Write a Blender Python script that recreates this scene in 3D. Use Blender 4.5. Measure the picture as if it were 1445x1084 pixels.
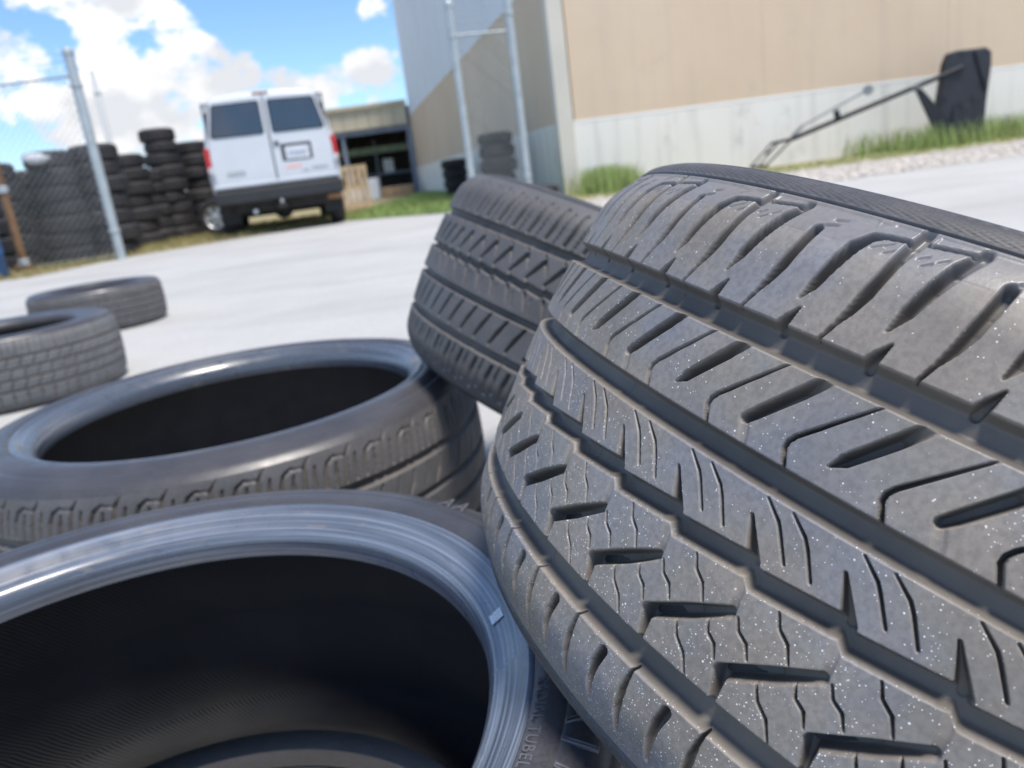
import bpy, bmesh, math, random
import numpy as np
from mathutils import Matrix, Vector
random.seed(7); rng = np.random.default_rng(7)
for o in list(bpy.data.objects): bpy.data.objects.remove(o)
sc = bpy.context.scene
COL = sc.collection
R = math.radians

# ------------------------------------------------------------------ camera
PITCH, ROLL, EYE, FPX = R(15.5), R(7.5), 0.495, 1085.0      # photo is 1445 x 1084
_r = np.array([1., 0, 0]); _u = np.array([0, math.sin(PITCH), math.cos(PITCH)]); CF = np.array([0, math.cos(PITCH), -math.sin(PITCH)])
CR = math.cos(ROLL) * _r - math.sin(ROLL) * _u
CU = math.sin(ROLL) * _r + math.cos(ROLL) * _u
cam = bpy.data.cameras.new('camera'); camo = bpy.data.objects.new('camera', cam); COL.objects.link(camo)
camo.matrix_world = Matrix(((CR[0], CU[0], -CF[0], 0), (CR[1], CU[1], -CF[1], 0), (CR[2], CU[2], -CF[2], EYE), (0, 0, 0, 1)))
cam.sensor_fit = 'HORIZONTAL'; cam.sensor_width = 36; cam.lens = 36 * FPX / 1445
cam.clip_start = 0.02; cam.clip_end = 3000
cam.dof.use_dof = True; cam.dof.focus_distance = 0.292; cam.dof.aperture_fstop = 12.0
sc.camera = camo

def ray(px, py):
    d = (px - 722.5) / FPX * CR - (py - 542.) / FPX * CU + CF
    return d / np.linalg.norm(d)
def ground(px, py, z=0.0):
    d = ray(px, py); t = (z - EYE) / d[2]
    return Vector((d[0] * t, d[1] * t, z))
def at_y(px, py, y):
    d = ray(px, py); t = y / d[1]
    return Vector((d[0] * t, y, EYE + d[2] * t))

# ------------------------------------------------------------------ world, sun, exposure
SUN_EL, SUN_AZ = R(68), R(138)        # azimuth measured clockwise from +Y (the view direction)
world = bpy.data.worlds.new('World'); sc.world = world; world.use_nodes = True
nt = world.node_tree; nt.nodes.clear()
def N(t, **k):
    n = nt.nodes.new(t)
    for a, b in k.items(): setattr(n, a, b)
    return n
L = lambda a, b: nt.links.new(a, b)
out = N('ShaderNodeOutputWorld'); bg = N('ShaderNodeBackground'); bg.inputs['Strength'].default_value = 0.10
sky = N('ShaderNodeTexSky', sky_type='NISHITA'); sky.sun_disc = False
sky.sun_elevation = SUN_EL; sky.sun_rotation = SUN_AZ; sky.air_density = 1.0; sky.dust_density = 0.0; sky.ozone_density = 3.0
tc = N('ShaderNodeTexCoord'); mp = N('ShaderNodeMapping'); mp.inputs['Scale'].default_value = (1.0, 1.0, 1.45); mp.inputs['Location'].default_value = (3.3, 1.12, 0.40)
L(tc.outputs['Generated'], mp.inputs['Vector'])
n1 = N('ShaderNodeTexNoise'); n1.inputs['Scale'].default_value = 13.0; n1.inputs['Detail'].default_value = 8; n1.inputs['Roughness'].default_value = 0.62
L(mp.outputs['Vector'], n1.inputs['Vector'])
nl = N('ShaderNodeTexNoise'); nl.inputs['Scale'].default_value = 3.0; nl.inputs['Detail'].default_value = 2
L(mp.outputs['Vector'], nl.inputs['Vector'])
def M2(op, a, b=0.0):
    q = N('ShaderNodeMath', operation=op)
    for k, v in enumerate((a, b)):
        if isinstance(v, (int, float)): q.inputs[k].default_value = v
        else: L(v, q.inputs[k])
    return q.outputs[0]
# where the cumulus stand in the photographed part of the sky (directions); the noise alone makes the rest
acc = M2('ADD', M2('MULTIPLY', M2('SUBTRACT', nl.outputs['Fac'], 0.5), 0.25), 0.02)
for px, py, deg, w in ((165, 95, 3.4, .16), (235, 125, 3.6, .17), (300, 95, 3.2, .15), (345, 85, 2.4, .13), (255, 30, 2.6, .15), (215, 170, 3.4, .13), (150, 165, 3.4, .15), (70, 165, 3.8, .14), (20, 70, 3.0, .17), (110, 8, 3.4, .17), (30, 5, 3.0, .12), (180, 0, 2.6, .15),
                       (500, 85, 2.4, .27), (455, 118, 2.0, .25), (530, 112, 2.4, .26), (395, 112, 2.0, .13), (275, 188, 1.4, .12), (510, 20, .9, .1),
                       (385, 40, 3.6, -.22), (455, 55, 2.6, -.2), (190, 45, 2.0, -.2), (262, 170, 2.2, -.22), (100, 62, 2.8, -.24), (440, 10, 3.6, -.2), (200, 205, 1.5, -.12), (500, 40, 2, -.14), (300, 20, 1.6, -.1), (60, 40, 1.8, -.14), (40, 205, 2, -.1)):
    d = ray(px, py); vm = N('ShaderNodeVectorMath', operation='DISTANCE'); L(tc.outputs['Generated'], vm.inputs[0]); vm.inputs[1].default_value = tuple(d)
    mr = N('ShaderNodeMapRange', interpolation_type='SMOOTHSTEP'); L(vm.outputs['Value'], mr.inputs[0])
    mr.inputs[1].default_value = 0.0; mr.inputs[2].default_value = 2 * math.sin(R(deg * 1.35) / 2); mr.inputs[3].default_value = w; mr.inputs[4].default_value = 0.0
    acc = M2('ADD', acc, mr.outputs[0])
ramp = N('ShaderNodeValToRGB'); ramp.color_ramp.elements[0].position = 0.555; ramp.color_ramp.elements[1].position = 0.68
L(M2('ADD', M2('ADD', M2('MULTIPLY', M2('SUBTRACT', n1.outputs['Fac'], 0.5), 1.3), 0.5), M2('ADD', acc, 0.0)), ramp.inputs['Fac'])
n2 = N('ShaderNodeTexNoise'); n2.inputs['Scale'].default_value = 11.0; n2.inputs['Detail'].default_value = 5
L(mp.outputs['Vector'], n2.inputs['Vector'])
cr2 = N('ShaderNodeValToRGB'); cr2.color_ramp.elements[0].position = 0.40; cr2.color_ramp.elements[0].color = (3.3, 3.4, 3.6, 1)
cr2.color_ramp.elements[1].position = 0.62; cr2.color_ramp.elements[1].color = (5.4, 5.3, 5.2, 1)
L(n2.outputs['Fac'], cr2.inputs['Fac'])
tint = N('ShaderNodeMix', data_type='RGBA', blend_type='MULTIPLY'); tint.inputs['Factor'].default_value = 1.0
tint.inputs['B'].default_value = (0.60, 0.70, 0.80, 1)
L(sky.outputs['Color'], tint.inputs['A'])
mx = N('ShaderNodeMix', data_type='RGBA')
L(ramp.outputs['Color'], mx.inputs['Factor']); L(tint.outputs['Result'], mx.inputs['A']); L(cr2.outputs['Color'], mx.inputs['B'])
L(mx.outputs['Result'], bg.inputs['Color']); L(bg.outputs[0], out.inputs[0])

sun = bpy.data.lights.new('sun', 'SUN'); sun.energy = 2.1; sun.angle = R(16); sun.color = (1.0, 0.93, 0.84)
suno = bpy.data.objects.new('sun', sun); COL.objects.link(suno)
sd = Vector((math.sin(SUN_AZ) * math.cos(SUN_EL), math.cos(SUN_AZ) * math.cos(SUN_EL), math.sin(SUN_EL)))
suno.rotation_euler = sd.to_track_quat('Z', 'Y').to_euler(); suno.location = (0, 0, 30)
vs = sc.view_settings
vs.view_transform = 'Standard'; vs.look = 'None'; vs.gamma = 1; vs.use_curve_mapping = False; vs.exposure = 1.3
sc.render.engine = 'CYCLES'

# ------------------------------------------------------------------ materials
MATS = {}
class MB:
    def __init__(s, name, rough=0.6, spec=0.5, metal=0.0, col=(0.5, 0.5, 0.5)):
        s.m = bpy.data.materials.new(name); s.m.use_nodes = True; s.nt = s.m.node_tree; MATS[name] = s.m
        s.b = s.nt.nodes['Principled BSDF']; s.b.inputs['Roughness'].default_value = rough
        s.b.inputs['Specular IOR Level'].default_value = spec; s.b.inputs['Metallic'].default_value = metal
        s.b.inputs['Base Color'].default_value = (*col, 1); s.tc = s.n('ShaderNodeTexCoord')
    def n(s, t, **k):
        n = s.nt.nodes.new(t)
        for a, b in k.items(): setattr(n, a, b)
        return n
    def l(s, a, b): s.nt.links.new(a, b)
    def vec(s, coord='Object', scale=(1, 1, 1)):
        mpn = s.n('ShaderNodeMapping'); mpn.inputs['Scale'].default_value = scale; s.l(s.tc.outputs[coord], mpn.inputs['Vector']); return mpn.outputs['Vector']
    def noise(s, scale, detail=4, rough=0.5, coord='Object', vscale=(1, 1, 1), dist=0.0):
        x = s.n('ShaderNodeTexNoise'); x.inputs['Scale'].default_value = scale; x.inputs['Detail'].default_value = detail
        x.inputs['Roughness'].default_value = rough; x.inputs['Distortion'].default_value = dist
        s.l(s.vec(coord, vscale), x.inputs['Vector']); return x.outputs['Fac']
    def ramp(s, fac, stops):
        r = s.n('ShaderNodeValToRGB'); e = r.color_ramp.elements
        while len(e) < len(stops): e.new(0.5)
        for el, (p, c) in zip(e, stops):
            el.position = p; el.color = (*c, 1) if not isinstance(c, (int, float)) else (c, c, c, 1)
        s.l(fac, r.inputs['Fac']); return r.outputs['Color']
    def mix(s, fac, a, b, mode='MIX'):
        m = s.n('ShaderNodeMix', data_type='RGBA', blend_type=mode)
        for inp, v in (('Factor', fac), ('A', a), ('B', b)):
            if isinstance(v, (int, float)): m.inputs[inp].default_value = v
            elif isinstance(v, tuple): m.inputs[inp].default_value = (*v, 1)
            else: s.l(v, m.inputs[inp])
        return m.outputs['Result']
    def math(s, op, a, b=0.0):
        m = s.n('ShaderNodeMath', operation=op)
        for i, v in enumerate((a, b)):
            if isinstance(v, (int, float)): m.inputs[i].default_value = v
            else: s.l(v, m.inputs[i])
        return m.outputs[0]
    def color(s, c): s.l(c, s.b.inputs['Base Color']); return s
    def rough(s, c): s.l(c, s.b.inputs['Roughness']); return s
    def bump(s, h, strength=0.3, dist=0.01):
        b = s.n('ShaderNodeBump'); b.inputs['Strength'].default_value = strength; b.inputs['Distance'].default_value = dist
        s.l(h, b.inputs['Height']); s.l(b.outputs['Normal'], s.b.inputs['Normal']); return s

def plain(name, col, rough=0.6, var=0.15, scale=6.0, metal=0.0, spec=0.5, bump=0.0):
    m = MB(name, rough, spec, metal, col)
    f = m.noise(scale, 5, 0.6)
    lo = tuple(c * (1 - var) for c in col); hi = tuple(min(1, c * (1 + var)) for c in col)
    m.color(m.ramp(f, [(0.3, lo), (0.7, hi)]))
    if bump: m.bump(m.noise(scale * 8, 4), 0.4, bump)
    return m.m

def rubber(name, lo, hi, rough=(0.5, 0.75), specks=0.0, dust=(0.16, 0.13, 0.10), dustamt=0.35, bumpd=0.0003, stain=None):
    m = MB(name)
    f = m.noise(14, 6, 0.6)
    c = m.ramp(f, [(0.3, lo), (0.7, hi)])
    fd = m.ramp(m.noise(5.0, 6, 0.65, dist=0.4), [(0.52, 0.0), (0.75, dustamt)])
    c = m.mix(fd, c, dust)
    fine = m.noise(420, 3, 0.6)
    c = m.mix(m.ramp(fine, [(0.35, 0.32), (0.6, 0.0)]), c, tuple(x * 0.4 for x in lo))
    r = m.ramp(m.noise(30, 5, 0.6), [(0.3, rough[0]), (0.7, rough[1])])
    if specks:
        # quartz grit caught in the rubber: sparse bright dots of several sizes
        sepu = m.n('ShaderNodeSeparateXYZ'); m.l(m.tc.outputs['UV'], sepu.inputs[0])
        low = m.n('ShaderNodeMapRange'); m.l(sepu.outputs['Y'], low.inputs[0])          # the lower ribs ran through more grit
        low.inputs[1].default_value = -0.75; low.inputs[2].default_value = 0.75; low.inputs[3].default_value = 0.10; low.inputs[4].default_value = -0.14
        for k, (sca, rad, thr) in enumerate(((230.0, 0.075, 0.70), (520.0, 0.14, 0.72), (900.0, 0.2, 0.74), (130.0, 0.055, 0.78))):
            v = m.n('ShaderNodeTexVoronoi', feature='F1'); v.inputs['Scale'].default_value = sca
            mpn = m.n('ShaderNodeMapping'); mpn.inputs['Location'].default_value = (k * 3.1, k * 1.7, k); m.l(m.tc.outputs['Object'], mpn.inputs['Vector'])
            m.l(mpn.outputs['Vector'], v.inputs['Vector'])
            sep = m.n('ShaderNodeSeparateColor'); m.l(v.outputs['Color'], sep.inputs[0])
            near = m.math('LESS_THAN', v.outputs['Distance'], m.math('MULTIPLY', m.math('ADD', sep.outputs[1], 0.35), rad))
            pick = m.math('GREATER_THAN', m.math('ADD', m.math('ADD', m.math('MULTIPLY', m.noise(24 + 13 * k, 5, 0.75), 1.6), m.math('MULTIPLY', sep.outputs[0], 0.3)), low.outputs[0]), thr + 0.30)
            mask = m.math('MULTIPLY', near, pick)
            c = m.mix(mask, c, (0.66, 0.66, 0.66))
        # a few rusty-yellow smears
        ry = m.ramp(m.noise(26, 4, 0.7), [(0.70, 0.0), (0.76, 0.7)])
        ry2 = m.math('MULTIPLY', ry, m.ramp(m.noise(300, 2), [(0.45, 0.0), (0.6, 1.0)]))
        c = m.mix(ry2, c, (0.30, 0.19, 0.07))
        ir = m.ramp(m.noise(22, 3, 0.5), [(0.35, (0.90, 0.95, 1.10)), (0.5, (1.0, 1.0, 1.0)), (0.65, (1.06, 1.0, 0.94))])
        c = m.mix(1.0, c, ir, 'MULTIPLY')
    if stain:
        c = m.mix(m.ramp(m.noise(3.0, 5, 0.7, vscale=(1, 1, 4)), [(0.45, 0.0), (0.6, 0.8)]), c, stain)
    if 'tread' in name:     # road wear greys only the rib tops; the rubber inside grooves and slots is still black
        aw = m.n('ShaderNodeAttribute'); aw.attribute_name = 'unworn'
        c = m.mix(aw.outputs['Fac'], c, m.ramp(m.noise(22, 5, 0.6), [(0.3, (0.085, 0.079, 0.073)), (0.7, (0.145, 0.131, 0.116))]))
    att = m.n('ShaderNodeAttribute'); att.attribute_name = 'edge_dirt'
    c = m.mix(m.math('MULTIPLY', att.outputs['Fac'], m.ramp(m.noise(60, 4), [(0.3, 0.08), (0.7, 0.42)])), c, (0.24, 0.20, 0.165))
    if specks:      # moulded, unworn rubber at the outer shoulder keeps its sheen
        un = m.n('ShaderNodeMapRange'); m.l(sepu.outputs['Y'], un.inputs[0]); un.inputs[1].default_value = 0.975; un.inputs[2].default_value = 1.0
        r = m.mix(un.outputs[0], r, (0.38, 0.38, 0.38)); c = m.mix(m.math('MULTIPLY', un.outputs[0], 0.5), c, (0.17, 0.166, 0.172))
    m.color(c); m.rough(r)
    m.bump(m.mix(0.5, m.noise(700, 3), m.noise(150, 4)), 0.35, bumpd)
    return m.m

rubber('tread_rubber', (0.178, 0.168, 0.157), (0.255, 0.240, 0.222), (0.46, 0.66), specks=1.0)
rubber('tread_rubber_plain', (0.075, 0.075, 0.079), (0.125, 0.124, 0.128), (0.5, 0.75), dustamt=0.1)
rubber('tread_rubber_dusty', (0.085, 0.088, 0.092), (0.145, 0.148, 0.152), (0.55, 0.8), dust=(0.22, 0.22, 0.22), dustamt=0.5)
rubber('side_rubber', (0.030, 0.030, 0.034), (0.055, 0.055, 0.060), (0.42, 0.6), dustamt=0.18)
rubber('side_rubber_grey', (0.060, 0.061, 0.066), (0.095, 0.095, 0.102), (0.38, 0.55), dustamt=0.1)
rubber('side_rubber_new', (0.045, 0.045, 0.052), (0.07, 0.07, 0.078), (0.28, 0.45), dustamt=0.12)
rubber('stack_rubber', (0.016, 0.016, 0.020), (0.042, 0.040, 0.042), (0.6, 0.85), dustamt=0.4, dust=(0.095, 0.078, 0.07))
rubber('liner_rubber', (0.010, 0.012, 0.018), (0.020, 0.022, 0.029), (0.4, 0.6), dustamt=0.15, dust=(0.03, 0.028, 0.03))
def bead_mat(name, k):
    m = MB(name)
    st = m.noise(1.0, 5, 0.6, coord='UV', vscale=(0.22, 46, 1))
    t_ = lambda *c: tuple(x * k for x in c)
    c = m.ramp(st, [(0.34, t_(0.045, 0.055, 0.075)), (0.5, t_(0.12, 0.145, 0.19)), (0.64, t_(0.27, 0.31, 0.385))])  # bluish streaks put the sky's sheen into the bead's base colour
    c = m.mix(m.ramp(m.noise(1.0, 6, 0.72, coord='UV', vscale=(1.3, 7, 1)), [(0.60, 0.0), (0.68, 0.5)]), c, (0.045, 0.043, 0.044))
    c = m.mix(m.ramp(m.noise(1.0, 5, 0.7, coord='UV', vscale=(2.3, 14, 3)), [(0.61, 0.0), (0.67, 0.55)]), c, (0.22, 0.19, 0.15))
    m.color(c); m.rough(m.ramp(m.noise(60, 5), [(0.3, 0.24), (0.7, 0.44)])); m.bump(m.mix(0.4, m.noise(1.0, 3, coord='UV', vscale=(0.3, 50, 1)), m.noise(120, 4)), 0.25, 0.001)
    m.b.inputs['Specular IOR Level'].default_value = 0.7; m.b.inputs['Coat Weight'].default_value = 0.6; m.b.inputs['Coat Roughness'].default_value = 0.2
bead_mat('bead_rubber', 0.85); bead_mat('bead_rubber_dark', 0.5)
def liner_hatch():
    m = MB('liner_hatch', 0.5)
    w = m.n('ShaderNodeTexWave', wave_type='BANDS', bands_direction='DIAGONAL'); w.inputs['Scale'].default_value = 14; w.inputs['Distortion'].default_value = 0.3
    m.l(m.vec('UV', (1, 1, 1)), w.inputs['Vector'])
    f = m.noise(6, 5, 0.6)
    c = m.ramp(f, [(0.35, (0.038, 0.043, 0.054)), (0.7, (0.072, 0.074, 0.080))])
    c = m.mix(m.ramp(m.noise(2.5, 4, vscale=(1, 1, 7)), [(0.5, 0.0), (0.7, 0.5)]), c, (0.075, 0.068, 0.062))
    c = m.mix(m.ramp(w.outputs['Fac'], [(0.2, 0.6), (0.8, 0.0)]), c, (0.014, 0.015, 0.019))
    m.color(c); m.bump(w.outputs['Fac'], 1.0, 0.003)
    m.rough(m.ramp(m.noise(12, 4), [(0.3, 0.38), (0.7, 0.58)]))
liner_hatch()
# concrete yard
m = MB('concrete', 0.85)
c = m.ramp(m.noise(0.9, 8, 0.62), [(0.3, (0.38, 0.375, 0.36)), (0.7, (0.48, 0.475, 0.46))])
c = m.mix(m.ramp(m.noise(40, 4), [(0.35, 0.4), (0.6, 0.0)]), c, (0.33, 0.33, 0.32))
c = m.mix(m.ramp(m.noise(0.35, 6, 0.7, vscale=(1, 3, 1)), [(0.5, 0.0), (0.66, 0.5)]), c, (0.28, 0.275, 0.265))
m.color(c); m.bump(m.noise(90, 5), 0.4, 0.004)
m = MB('gravel', 0.9)
v = m.n('ShaderNodeTexVoronoi', feature='F1'); v.inputs['Scale'].default_value = 28; m.l(m.vec(), v.inputs['Vector'])
sepc = m.n('ShaderNodeSeparateColor'); m.l(v.outputs['Color'], sepc.inputs[0])
m.color(m.ramp(sepc.outputs[0], [(0.1, (0.30, 0.26, 0.22)), (0.5, (0.50, 0.46, 0.41)), (0.9, (0.66, 0.63, 0.58))])); m.bump(v.outputs['Distance'], 0.8, 0.03)
m = MB('dry_grass_soil', 0.95)
m.color(m.ramp(m.noise(3.0, 8, 0.7), [(0.3, (0.20, 0.15, 0.09)), (0.5, (0.30, 0.25, 0.14)), (0.7, (0.20, 0.24, 0.08))])); m.bump(m.noise(30, 6), 0.7, 0.03)
m = MB('green_turf', 0.95)
m.color(m.ramp(m.noise(2.0, 8, 0.7), [(0.3, (0.10, 0.15, 0.04)), (0.6, (0.14, 0.21, 0.05)), (0.75, (0.26, 0.24, 0.11))])); m.bump(m.noise(30, 6), 0.7, 0.03)
m = MB('grass_blade', 0.7)
m.color(m.ramp(m.noise(4.0, 4), [(0.3, (0.21, 0.30, 0.08)), (0.6, (0.31, 0.39, 0.13)), (0.75, (0.42, 0.39, 0.21))]))
m.b.inputs['Transmission Weight'].default_value = 0.0
m = MB('dry_blade', 0.8)
m.color(m.ramp(m.noise(3.0, 4), [(0.35, (0.34, 0.27, 0.14)), (0.6, (0.26, 0.25, 0.09)), (0.75, (0.13, 0.19, 0.05))]))
def wallmat(name, a, b, stain, amt):
    m = MB(name, 0.75)
    c = m.ramp(m.noise(0.6, 6, 0.6), [(0.3, a), (0.7, b)])
    streak = m.ramp(m.noise(2.2, 6, 0.65, vscale=(2.2, 2.2, 0.12)), [(0.5, 0.0), (0.75, amt)])
    c = m.mix(streak, c, stain)
    blot = m.ramp(m.noise(1.6, 6, 0.7), [(0.58, 0.0), (0.7, amt * 0.8)])
    m.color(m.mix(blot, c, stain)); m.bump(m.noise(40, 4), 0.15, 0.004)
wallmat('tan_paint', (0.58, 0.455, 0.325), (0.64, 0.51, 0.375), (0.50, 0.41, 0.32), 0.5)
wallmat('white_masonry', (0.71, 0.69, 0.62), (0.77, 0.75, 0.69), (0.46, 0.45, 0.40), 0.7)
wallmat('white_siding', (0.66, 0.70, 0.75), (0.72, 0.76, 0.80), (0.6, 0.63, 0.66), 0.2)
plain('trim_cream', (0.58, 0.55, 0.47), 0.6, 0.06, 2)
plain('cap_white', (0.78, 0.78, 0.75), 0.6, 0.05, 3)
plain('galvanised', (0.42, 0.46, 0.47), 0.45, 0.14, 9, metal=0.45)
plain('wire_metal', (0.40, 0.42, 0.43), 0.5, 0.1, 9, metal=0.2)
m = MB('rusty_steel', 0.8)
m.color(m.ramp(m.noise(6, 6, 0.7), [(0.3, (0.10, 0.055, 0.03)), (0.55, (0.20, 0.115, 0.06)), (0.75, (0.28, 0.19, 0.11))])); m.bump(m.noise(60, 4), 0.4, 0.003)
plain('van_white', (0.58, 0.61, 0.645), 0.28, 0.04, 2)
plain('van_trim', (0.022, 0.023, 0.026), 0.55, 0.2, 8)
plain('van_seam', (0.12, 0.12, 0.13), 0.7, 0.2, 8)
plain('underbody', (0.03, 0.03, 0.03), 0.8, 0.3, 8)
m = MB('van_glass', 0.06, 0.8); m.color(m.ramp(m.noise(1.2, 3), [(0.3, (0.012, 0.025, 0.055)), (0.7, (0.02, 0.04, 0.08))]))  # navy base colour paints a sky reflection into the glass
m = MB('tail_red', 0.2, 0.6); m.color(m.ramp(m.noise(30, 2), [(0.3, (0.42, 0.008, 0.014)), (0.7, (0.6, 0.015, 0.02))]))
plain('plate_white', (0.62, 0.65, 0.70), 0.5, 0.08, 12)
plain('plate_ink', (0.30, 0.33, 0.40), 0.6, 0.1, 12)
plain('sticker_pink', (0.75, 0.45, 0.42), 0.6, 0.2, 30)
plain('badge_grey', (0.45, 0.48, 0.48), 0.4, 0.1, 30, metal=0.4)
plain('alloy', (0.62, 0.63, 0.65), 0.35, 0.1, 9, metal=0.6)
plain('orange_brown', (0.35, 0.19, 0.11), 0.7, 0.25, 12)
plain('black_plastic', (0.026, 0.029, 0.037), 0.5, 0.25, 5, bump=0.002, spec=0.35)
plain('black_metal', (0.022, 0.025, 0.032), 0.5, 0.2, 10, spec=0.3)
plain('grey_rod', (0.22, 0.235, 0.25), 0.5, 0.15, 10)
plain('pallet_wood', (0.44, 0.33, 0.21), 0.85, 0.3, 7, bump=0.003)
plain('cardboard', (0.38, 0.25, 0.14), 0.85, 0.2, 5)
plain('white_plastic', (0.66, 0.68, 0.70), 0.5, 0.1, 6)
plain('blue_plastic', (0.04, 0.12, 0.30), 0.45, 0.2, 4)
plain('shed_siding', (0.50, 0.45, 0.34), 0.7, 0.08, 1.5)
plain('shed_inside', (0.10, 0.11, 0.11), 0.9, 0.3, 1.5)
plain('shed_steel', (0.16, 0.19, 0.25), 0.5, 0.2, 3)
plain('faded_green', (0.22, 0.30, 0.24), 0.7, 0.2, 3)
plain('letter_rubber', (0.10, 0.10, 0.11), 0.5, 0.15, 40)
plain('label_white', (0.75, 0.78, 0.82), 0.5, 0.05, 40)
plain('label_ink', (0.20, 0.25, 0.32), 0.6, 0.05, 40)
plain('stone', (0.52, 0.48, 0.43), 0.9, 0.3, 3)

# ------------------------------------------------------------------ mesh helpers
def link(name, me, mat=None, parent=None, smooth=False):
    o = bpy.data.objects.new(name, me); COL.objects.link(o)
    if mat is not None and not me.materials: me.materials.append(MATS[mat])
    if smooth: me.shade_smooth()
    if parent is not None: o.parent = parent
    return o
def tag(o, label, cat, group=None):
    o['label'] = label; o['category'] = cat
    if group: o['group'] = group
    return o
def structure(o): o['kind'] = 'structure'; return o
def stuff(o): o['kind'] = 'stuff'; return o
def empty(name, loc=(0, 0, 0), rz=0.0, mat=None):
    e = bpy.data.objects.new(name, None); e.empty_display_size = 0.1; COL.objects.link(e)
    if mat is not None: e.matrix_world = mat
    else: e.location = loc; e.rotation_euler = (0, 0, rz)
    return e
def np_mesh(name, verts, quads, uv=None):
    me = bpy.data.meshes.new(name); verts = np.asarray(verts, np.float32); quads = np.asarray(quads, np.int32)
    n = len(quads); k = quads.shape[1]
    me.vertices.add(len(verts)); me.vertices.foreach_set('co', verts.ravel())
    me.loops.add(n * k); me.loops.foreach_set('vertex_index', quads.ravel())
    me.polygons.add(n); me.polygons.foreach_set('loop_start', np.arange(0, n * k, k, dtype=np.int32))
    me.update(calc_edges=True)
    if uv is not None:
        l = me.uv_layers.new(name='UVMap'); l.data.foreach_set('uv', np.asarray(uv, np.float32)[quads.ravel()].ravel())
    me.validate(); return me
class BM:
    """collects boxes, bars, prisms and tubes for one part"""
    def __init__(s): s.v = []; s.f = []
    def add(s, vs, fs):
        o = len(s.v); s.v += [tuple(v) for v in vs]; s.f += [tuple(i + o for i in f) for f in fs]; return s
    def box(s, x0, x1, y0, y1, z0, z1):
        return s.add([(x0, y0, z0), (x1, y0, z0), (x1, y1, z0), (x0, y1, z0), (x0, y0, z1), (x1, y0, z1), (x1, y1, z1), (x0, y1, z1)],
                     [(0, 3, 2, 1), (4, 5, 6, 7), (0, 1, 5, 4), (1, 2, 6, 5), (2, 3, 7, 6), (3, 0, 4, 7)])
    def tube(s, a, b, r0, r1=None, n=10, caps=True):
        a = Vector(a); b = Vector(b); r1 = r0 if r1 is None else r1
        d = (b - a).normalized(); x = d.orthogonal().normalized(); y = d.cross(x)
        vs = []
        for p, r in ((a, r0), (b, r1)):
            for i in range(n):
                t = 2 * math.pi * i / n; vs.append(p + r * (math.cos(t) * x + math.sin(t) * y))
        fs = [(i, (i + 1) % n, n + (i + 1) % n, n + i) for i in range(n)]
        if caps: fs += [tuple(range(n - 1, -1, -1)), tuple(range(n, 2 * n))]
        return s.add(vs, fs)
    def path(s, pts, r, n=8):
        for a, b in zip(pts[:-1], pts[1:]): s.tube(a, b, r, n=n)
        return s
    def prism(s, poly, fn, d0, d1):
        """poly: 2-D outline, fn(p, d) -> 3-D"""
        n = len(poly); vs = [fn(p, d0) for p in poly] + [fn(p, d1) for p in poly]
        return s.add(vs, [tuple(range(n - 1, -1, -1)), tuple(range(n, 2 * n))] + [(i, (i + 1) % n, n + (i + 1) % n, n + i) for i in range(n)])
    def lathe(s, prof, n=32, axis='z', c=(0, 0, 0)):
        m = len(prof); vs = []; fs = []
        for i in range(n):
            t = 2 * math.pi * i / n
            for r, z in prof:
                p = (r * math.cos(t), r * math.sin(t), z)
                if axis == 'y': p = (p[0], p[2], p[1])
                if axis == 'x': p = (p[2], p[0], p[1])
                vs.append((p[0] + c[0], p[1] + c[1], p[2] + c[2]))
        for i in range(n):
            for j in range(m - 1):
                a = i * m + j; b = ((i + 1) % n) * m + j
                fs.append((a, b, b + 1, a + 1))
        return s.add(vs, fs)
    def mesh(s, name='mesh', fix=True):
        me = bpy.data.meshes.new(name); me.from_pydata(s.v, [], s.f); me.update()
        if fix:
            b = bmesh.new(); b.from_mesh(me); bmesh.ops.recalc_face_normals(b, faces=b.faces); b.to_mesh(me); b.free()
        return me
    def obj(s, name, mat, parent=None, bevel=0.0, smooth=False, seg=2):
        me = s.mesh(name)
        if bevel:
            b = bmesh.new(); b.from_mesh(me)
            es = [e for e in b.edges if len(e.link_faces) == 2 and e.calc_face_angle(0) > 0.5]
            bmesh.ops.bevel(b, geom=es, offset=bevel, segments=seg, affect='EDGES', profile=0.5); b.to_mesh(me); b.free()
        return link(name, me, mat, parent, smooth)
def rounded(w, h, r, n=5):
    pts = []
    for cx, cy, a0 in ((w - r, h - r, 0), (r, h - r, 90), (r, r, 180), (w - r, r, 270)):
        for i in range(n + 1):
            a = R(a0 + 90 * i / n); pts.append((cx + r * math.cos(a), cy + r * math.sin(a)))
    return pts

# ------------------------------------------------------------------ ground and setting
gm = BM().add([(-600, -600, 0), (600, -600, 0), (600, 1500, 0), (-600, 1500, 0)], [(0, 1, 2, 3)])
structure(gm.obj('ground', 'concrete'))
edge = [ground(*p) for p in ((40, 392), (165, 366), (330, 338), (480, 313))]
lv = [(-14, 8.2)] + [(p.x, p.y) for p in edge] + [(-2.6, 18), (-2.6, 40), (-60, 60), (-60, 8.2)]
dg = BM().add([(x, y, 0.004) for x, y in lv], [tuple(range(len(lv)))]); structure(dg.obj('dry_verge', 'dry_grass_soil'))
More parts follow.
